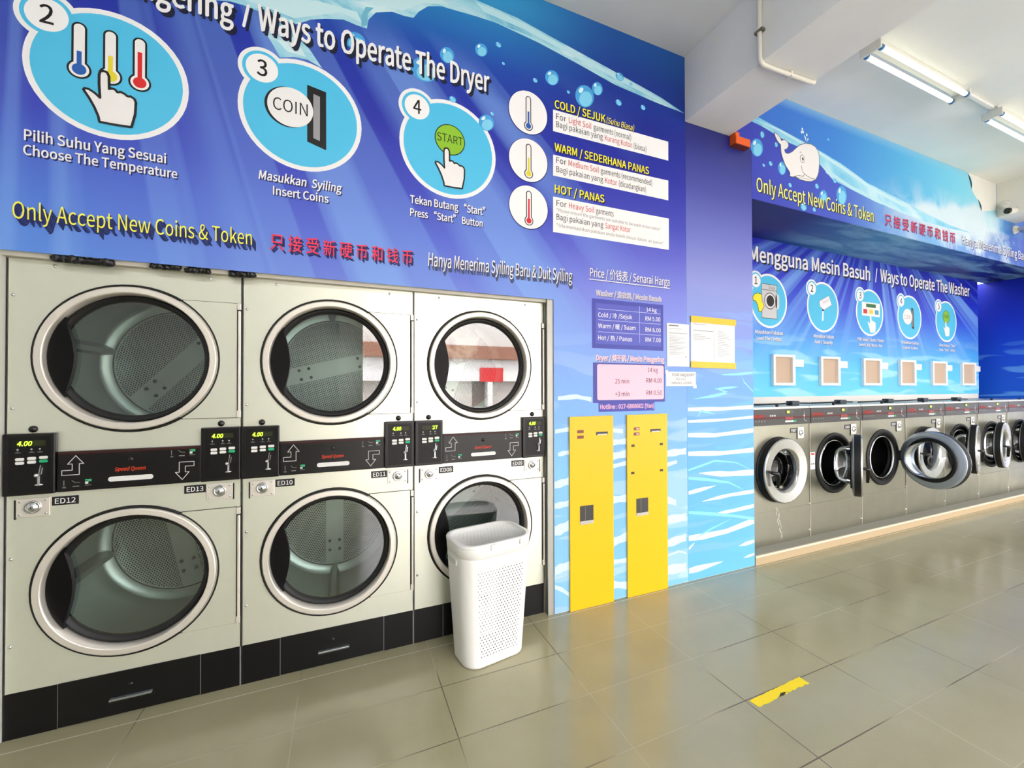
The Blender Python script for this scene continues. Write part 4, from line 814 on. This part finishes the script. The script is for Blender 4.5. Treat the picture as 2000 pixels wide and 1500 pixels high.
    if i == 0:
        p = Print(-.0034)
        rnd = random.Random(3)
        for q in range(16):
            x = .3+.05*rnd.random()+.0025*q; z = .3-.016*q
            p.stroke([(x, z), (x+.012*rnd.random()-.004, z-.012-.02*rnd.random())], .003+.004*rnd.random(), (220, 220, 214), 1)
        p.build('limescale_stain', t)
    return t
WL = ['steel washer with a shut round door, right beside the blue column', 'steel washer with its door half open and seen edge-on, second from the column', 'steel washer whose door stands wide open toward the viewer, third from the column',
      'steel washer partly hidden behind the wide open door, fourth from the column', 'steel washer with door ajar edge-on, fifth from the column', 'steel washer with ajar door and white sticker, sixth from the column', 'steel washer farthest from the column, seventh and last of the row']
for i, (n, a, s) in enumerate((('EW07', 0, 0), ('EW06', radians(27), 1), ('EW05', radians(77), 0), ('EW04', 0, 0), ('EW03', radians(15), 0), ('EW02', radians(9), 1), ('EW01', radians(6), 1))):
    make_washer(i, 4.215+.7555*i, n, a, WL[i], s)
# cables and black clips lying on the washer tops
CAB = mat((24, 24, 26), .5)
for i, (xa, xb) in enumerate(((4.5, 5.25), (5.3, 5.95), (6.0, 6.6), (6.65, 7.3), (7.35, 8.2))):
    xc = 4.215+.7555*(i+1) if i < 4 else 7.9
    y = .2+.03*(i % 2)
    t = thing('cable_clip', ['black cable clip on the washer tops, first from the column', 'black cable clip on the washer tops, second from the column', 'black cable clip on the washer tops, third from the column', 'black cable clip on the washer tops, fourth from the column', 'black cable clip on the washer tops, fifth from the column'][i], 'cable clip', (xc, y, 1.2), 0, 'cable clips on top of the washers')
    MB().box(-.05, .05, -.03, .03, .0005, .04, mat((40, 50, 60), .4), .006).build('clip_body', t)
    MB().tube([(xa-xc, .02, .012), (xa*.6+xb*.4-xc, .0, .016), (0, 0, .022), (xb-xc, .015, .014)], .007, CAB, 8).build('cable', t)

# ---------------------------------------------------------------- hamper
def ring_rr(w, d, r, z, n=7):
    P = []
    for cx, cy, a in ((w/2-r, d/2-r, 0), (-w/2+r, d/2-r, pi/2), (-w/2+r, -d/2+r, pi), (w/2-r, -d/2+r, 1.5*pi)): P += [(cx+r*cos(a+pi/2*k/n), cy+r*sin(a+pi/2*k/n), z) for k in range(n+1)]
    return P
def loft(b, rings, m, cap0=False, cap1=False):
    n = len(rings[0]); vs = [p for r in rings for p in r]
    fs = [(j*n+k, j*n+(k+1) % n, (j+1)*n+(k+1) % n, (j+1)*n+k) for j in range(len(rings)-1) for k in range(n)]
    if cap0: fs.append(list(range(n)))
    if cap1: fs.append([(len(rings)-1)*n+k for k in range(n)])
    b.add(vs, fs, m, True)
HAM = mat((240, 240, 236), .36, 0, .45); HP = m_hamper()
t = thing('laundry_hamper', 'white plastic laundry hamper with a perforated front standing before dryer ED08', 'hamper', (1.918, -.205, 0), radians(9))
b = MB(); zs = [.004, .012, .03, .2, .4, .545]; S = lambda z: (.336+.072*z/.6, .222+.062*z/.6, .075+.012*z/.6)
loft(b, [ring_rr(S(0)[0]-.02, S(0)[1]-.02, .065, .001)]+[ring_rr(*S(z), z) for z in zs], HP, True)
b.build('body', t)
b = MB(); loft(b, [ring_rr(.393, .278, .088, .54), ring_rr(.402, .287, .09, .545), ring_rr(.408, .293, .092, .59), ring_rr(.404, .289, .09, .597)], HAM); b.build('rim', t)
b = MB(); loft(b, [ring_rr(.41, .295, .093, .592), ring_rr(.412, .297, .093, .602), ring_rr(.406, .291, .09, .608), ring_rr(.366, .25, .074, .609), ring_rr(.358, .242, .07, .603)], HAM, False, True); lid = b.build('lid', t)
b = MB()
for k in range(15):
    for j in range(8): b.disc((-.14+.02*k+.01*(j % 2), -.085+.022*j, .6034), .0036, mat((206, 206, 200), .5), 8, 'Z')
b.build('lid_perforation', lid)
for x in (-.05, .115): MB().box(x-.016, x+.016, -.156, -.142, .578, .606, HAM, .004).build('latch', t)
MB().box(-.207, -.196, -.05, .05, .5, .53, mat((222, 222, 216), .5), .004).build('side_grip', t)

# ---------------------------------------------------------------- small things
def wad(label, xa, xb, za, zb, h, seed):
    r = random.Random(seed); b = MB(); n = 44; pts = []; rad = []; ns = [r.random() for _ in range(60)]; ns = [(ns[q]+ns[q+1]*2+ns[q+2]*2+ns[q+3])/6 for q in range(50)]
    for i in range(n+1):
        u = i/n; pts.append((xa+(xb-xa)*u, -.036, za+(zb-za)*u+.012*(ns[i]-.5))); rad.append(max(.002, h*(.55+.9*ns[i])*min(1, (u*9+.45), ((1-u)*9+.45))))
    b.tube(pts, rad, mat((12, 12, 13), .38, 0, .5), 9); o = b.build('crumpled_tape'); tag(o, label, 'tape', 'black tape wads along the top of the left dryer')
for q in (('longest crumpled black tape wad, above the left dryer near the left edge', .145, .34, 1.886, 1.886, .017, 1), ('thin black tape wad above the left dryer, second from the left', .455, .565, 1.8875, 1.888, .0115, 2), ('thin black tape wad above the left dryer, third from the left', .575, .672, 1.884, 1.885, .0125, 3), ('crumpled black tape wad over the seam of the left and middle dryers', .737, .845, 1.882, 1.889, .0135, 4)): wad(*q)
# strip of yellow floor tape with a ragged edge
r = random.Random(5); top = [(2.85+.35*k/24, -.974+.012*k/24+.003*r.random()) for k in range(25)]; bot = [(3.2-.345*k/24, -1.008-.008*k/24+.007*r.random()) for k in range(25)]
b = MB(); P = top+bot; tri = tessellate_polygon([[Vector((x, y, 0)) for x, y in P]]); n = len(P)
def m_tape():
    t = NT('worn_yellow_tape'); t.xyz(); n_ = t.noise(t.co, 24., 3, .6)
    return t.done(t.mix(t.rng(n_, .62, .7), (238, 212, 20), (150, 132, 50)), .5)
b.add([(x, y, .0008) for x, y in P], [tuple(q) for q in tri], m_tape()); b.add([(2.99, -1.008, .0011), (3.02, -.995, .0011), (3.05, -1.0, .0011), (3.02, -1.01, .0011)], [(0, 1, 2, 3)], mat((46, 44, 34), .7))
tag(b.build('floor_tape'), 'worn strip of yellow tape stuck on the floor tiles', 'tape')
# tube lights; strongly glowing tubes serve only the added lamps over the dryers
TUBE = mat((244, 246, 238), .3, 0, .5, .3); TUBE_FILL = mat((244, 244, 248), .3, 0, .5, 11.); BLUE = mat((24, 110, 170), .4)
def lamp(x0, label, y0=-.64):
    t = thing('tube_light', label, 'lamp', (x0, y0, CEIL), 0, 'twin tube lights on the ceiling')
    MB().box(.02, 1.2, -.03, .03, -.045, -.0005, mat((226, 224, 214), .5), .006).build('batten', t)
    for y in (-.042, .042):
        MB().tube([(.03, y, -.075), (1.2, y, -.075)], .0155, TUBE_FILL if y0 < -2 else TUBE, 14).build('tube', t)
    for x in (0, 1.2): MB().box(x-.008, x+.012, -.062, .062, -.095, -.03, mat((222, 220, 210), .5), .006).build('end_bracket', t)
    for y in (-.042, .042):
        for x in (.012, 1.17): MB().tube([(x, y, -.075), (x+.032, y, -.075)], .018, BLUE, 14).build('end_cap', t, 'blue tube end cap')
for q, lab in ((-1.2, 'unseen twin tube light added over the left dryer'), (.5, 'unseen twin tube light added over the middle of the dryer bay'), (2.0, 'unseen twin tube light added over the dryer bay next to the beam')): lamp(q, lab, -2.9)  # unseen lamps added out of frame to brighten the dryer side
lamp(4.5, 'twin tube light on the ceiling nearest the beam'); lamp(6.24, 'twin tube light on the ceiling farther from the beam, past the white trunking')
tag(MB().box(5.72, 6.23, -.655, -.632, CEIL-.022, CEIL-.0005, WHITE).build('cable_trunking'), 'thin white cable trunking joining the two tube lights', 'trunking')
# conduit on the beam
PIPE = mat((230, 226, 216), .45)
t = thing('conduit_pipe', 'white conduit pipe bending from the beam side along its underside', 'pipe', (3.44, -.62, 3.25))
MB().tube([(0, -.004, .455), (0, 0, .3), (0, 0, .05), (.002, 0, .01), (.012, 0, -.006), (.03, 0, -.014), (.1, -.004, -.016), (.41, -.02, -.016), (.452, -.02, -.012), (.462, -.02, .03)], .0125, PIPE, 12).build('pipe', t)
MB().box(-.014, .016, -.024, .024, .165, .18, mat((110, 104, 90), .5)).build('clip', t); MB().box(.24, .255, -.024, .01, -.03, -.0005, PIPE).build('clip', t)
# orange box
ORG = mat((240, 96, 16), .45)
t = thing('orange_box', 'small orange box on the wall under the beam by the whale banner', 'box', (3.893, MY, 3.17))
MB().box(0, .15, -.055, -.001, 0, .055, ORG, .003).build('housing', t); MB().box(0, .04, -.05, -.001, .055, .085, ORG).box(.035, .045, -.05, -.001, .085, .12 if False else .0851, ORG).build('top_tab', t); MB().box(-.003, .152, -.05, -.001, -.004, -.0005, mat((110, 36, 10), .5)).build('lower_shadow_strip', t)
# cctv
t = thing('security_camera', 'white security camera with a round base on the far white beam', 'camera', (8.2, -.11, 3.44))
MB().lathe([(.0, -.02), (.04, -.018), (.05, -.011), (.052, -.001)], (0, 0, 0), mat((214, 214, 208), .5), 28, axis='X').build('base_plate', t)
MB().tube([(-.02, 0, 0), (-.06, -.01, -.02), (-.08, -.04, -.06)], .014, PIPE, 10).build('arm', t)
MB().tube([(.12, -.08, -.07), (-.06, -.06, -.1), (-.1, -.055, -.105)], [.034, .036, .036], PIPE, 18).build('housing', t); MB().tube([(-.1, -.055, -.105), (-.112, -.054, -.107)], .032, BLACK, 18).build('lens', t, 'black lens')
t = thing('security_camera', 'white security camera with black lens in front of the blue banner under the far beam', 'camera', (8.64, MY, 3.24))
MB().lathe([(.0, -.03), (.04, -.028), (.05, -.001)], (0, 0, 0), PIPE, 24).build('base_plate', t)
MB().tube([(0, -.02, 0), (-.02, -.08, -.01), (-.04, -.12, -.02)], .014, PIPE, 10).build('arm', t)
MB().tube([(.1, -.06, .0), (-.1, -.17, -.05)], .042, PIPE, 18).build('housing', t); MB().tube([(-.1, -.17, -.05), (-.112, -.177, -.053)], .038, BLACK, 18).build('lens', t, 'black lens')

# ---------------------------------------------------------------- across the street (seen only mirrored in the dryer glass)
t = thing('street_shop', 'white shop front across the street, mirrored in the dryer glass', 'building', (10., -28, -.1))
SW_ = mat((232, 230, 226), .7)
MB().box(-14, 22, -1.2, -.6, 0, 3.0, mat((120, 104, 98), .7)).box(-14, 22, -1, 0, 2.0, 3.7, SW_).box(-14, 22, -2, -1, 3.7, 9, mat((206, 204, 198), .7)).build('wall', t)
MB().box(-14, 22, -1, .5, 3.7, 4.7, mat((150, 104, 84), .7)).build('awning', t)
for x in (-8, -5.0, -2.2, 1.7, 4.4, 7.2): MB().box(x, x+.42, -.7, .1, 0, 2.1, SW_).build('pillar', t)
MB().box(1.1, 3.0, 0, .12, 1.95, 3.05, mat((206, 30, 36), .5)).build('red_sign', t)
for x in (-7.5, -4.5, -1.7, 2.2): MB().box(x, x+2.3, -.6, -.5, 0, 2.0, mat((196, 188, 180), .6)).build('roller_shutter', t)
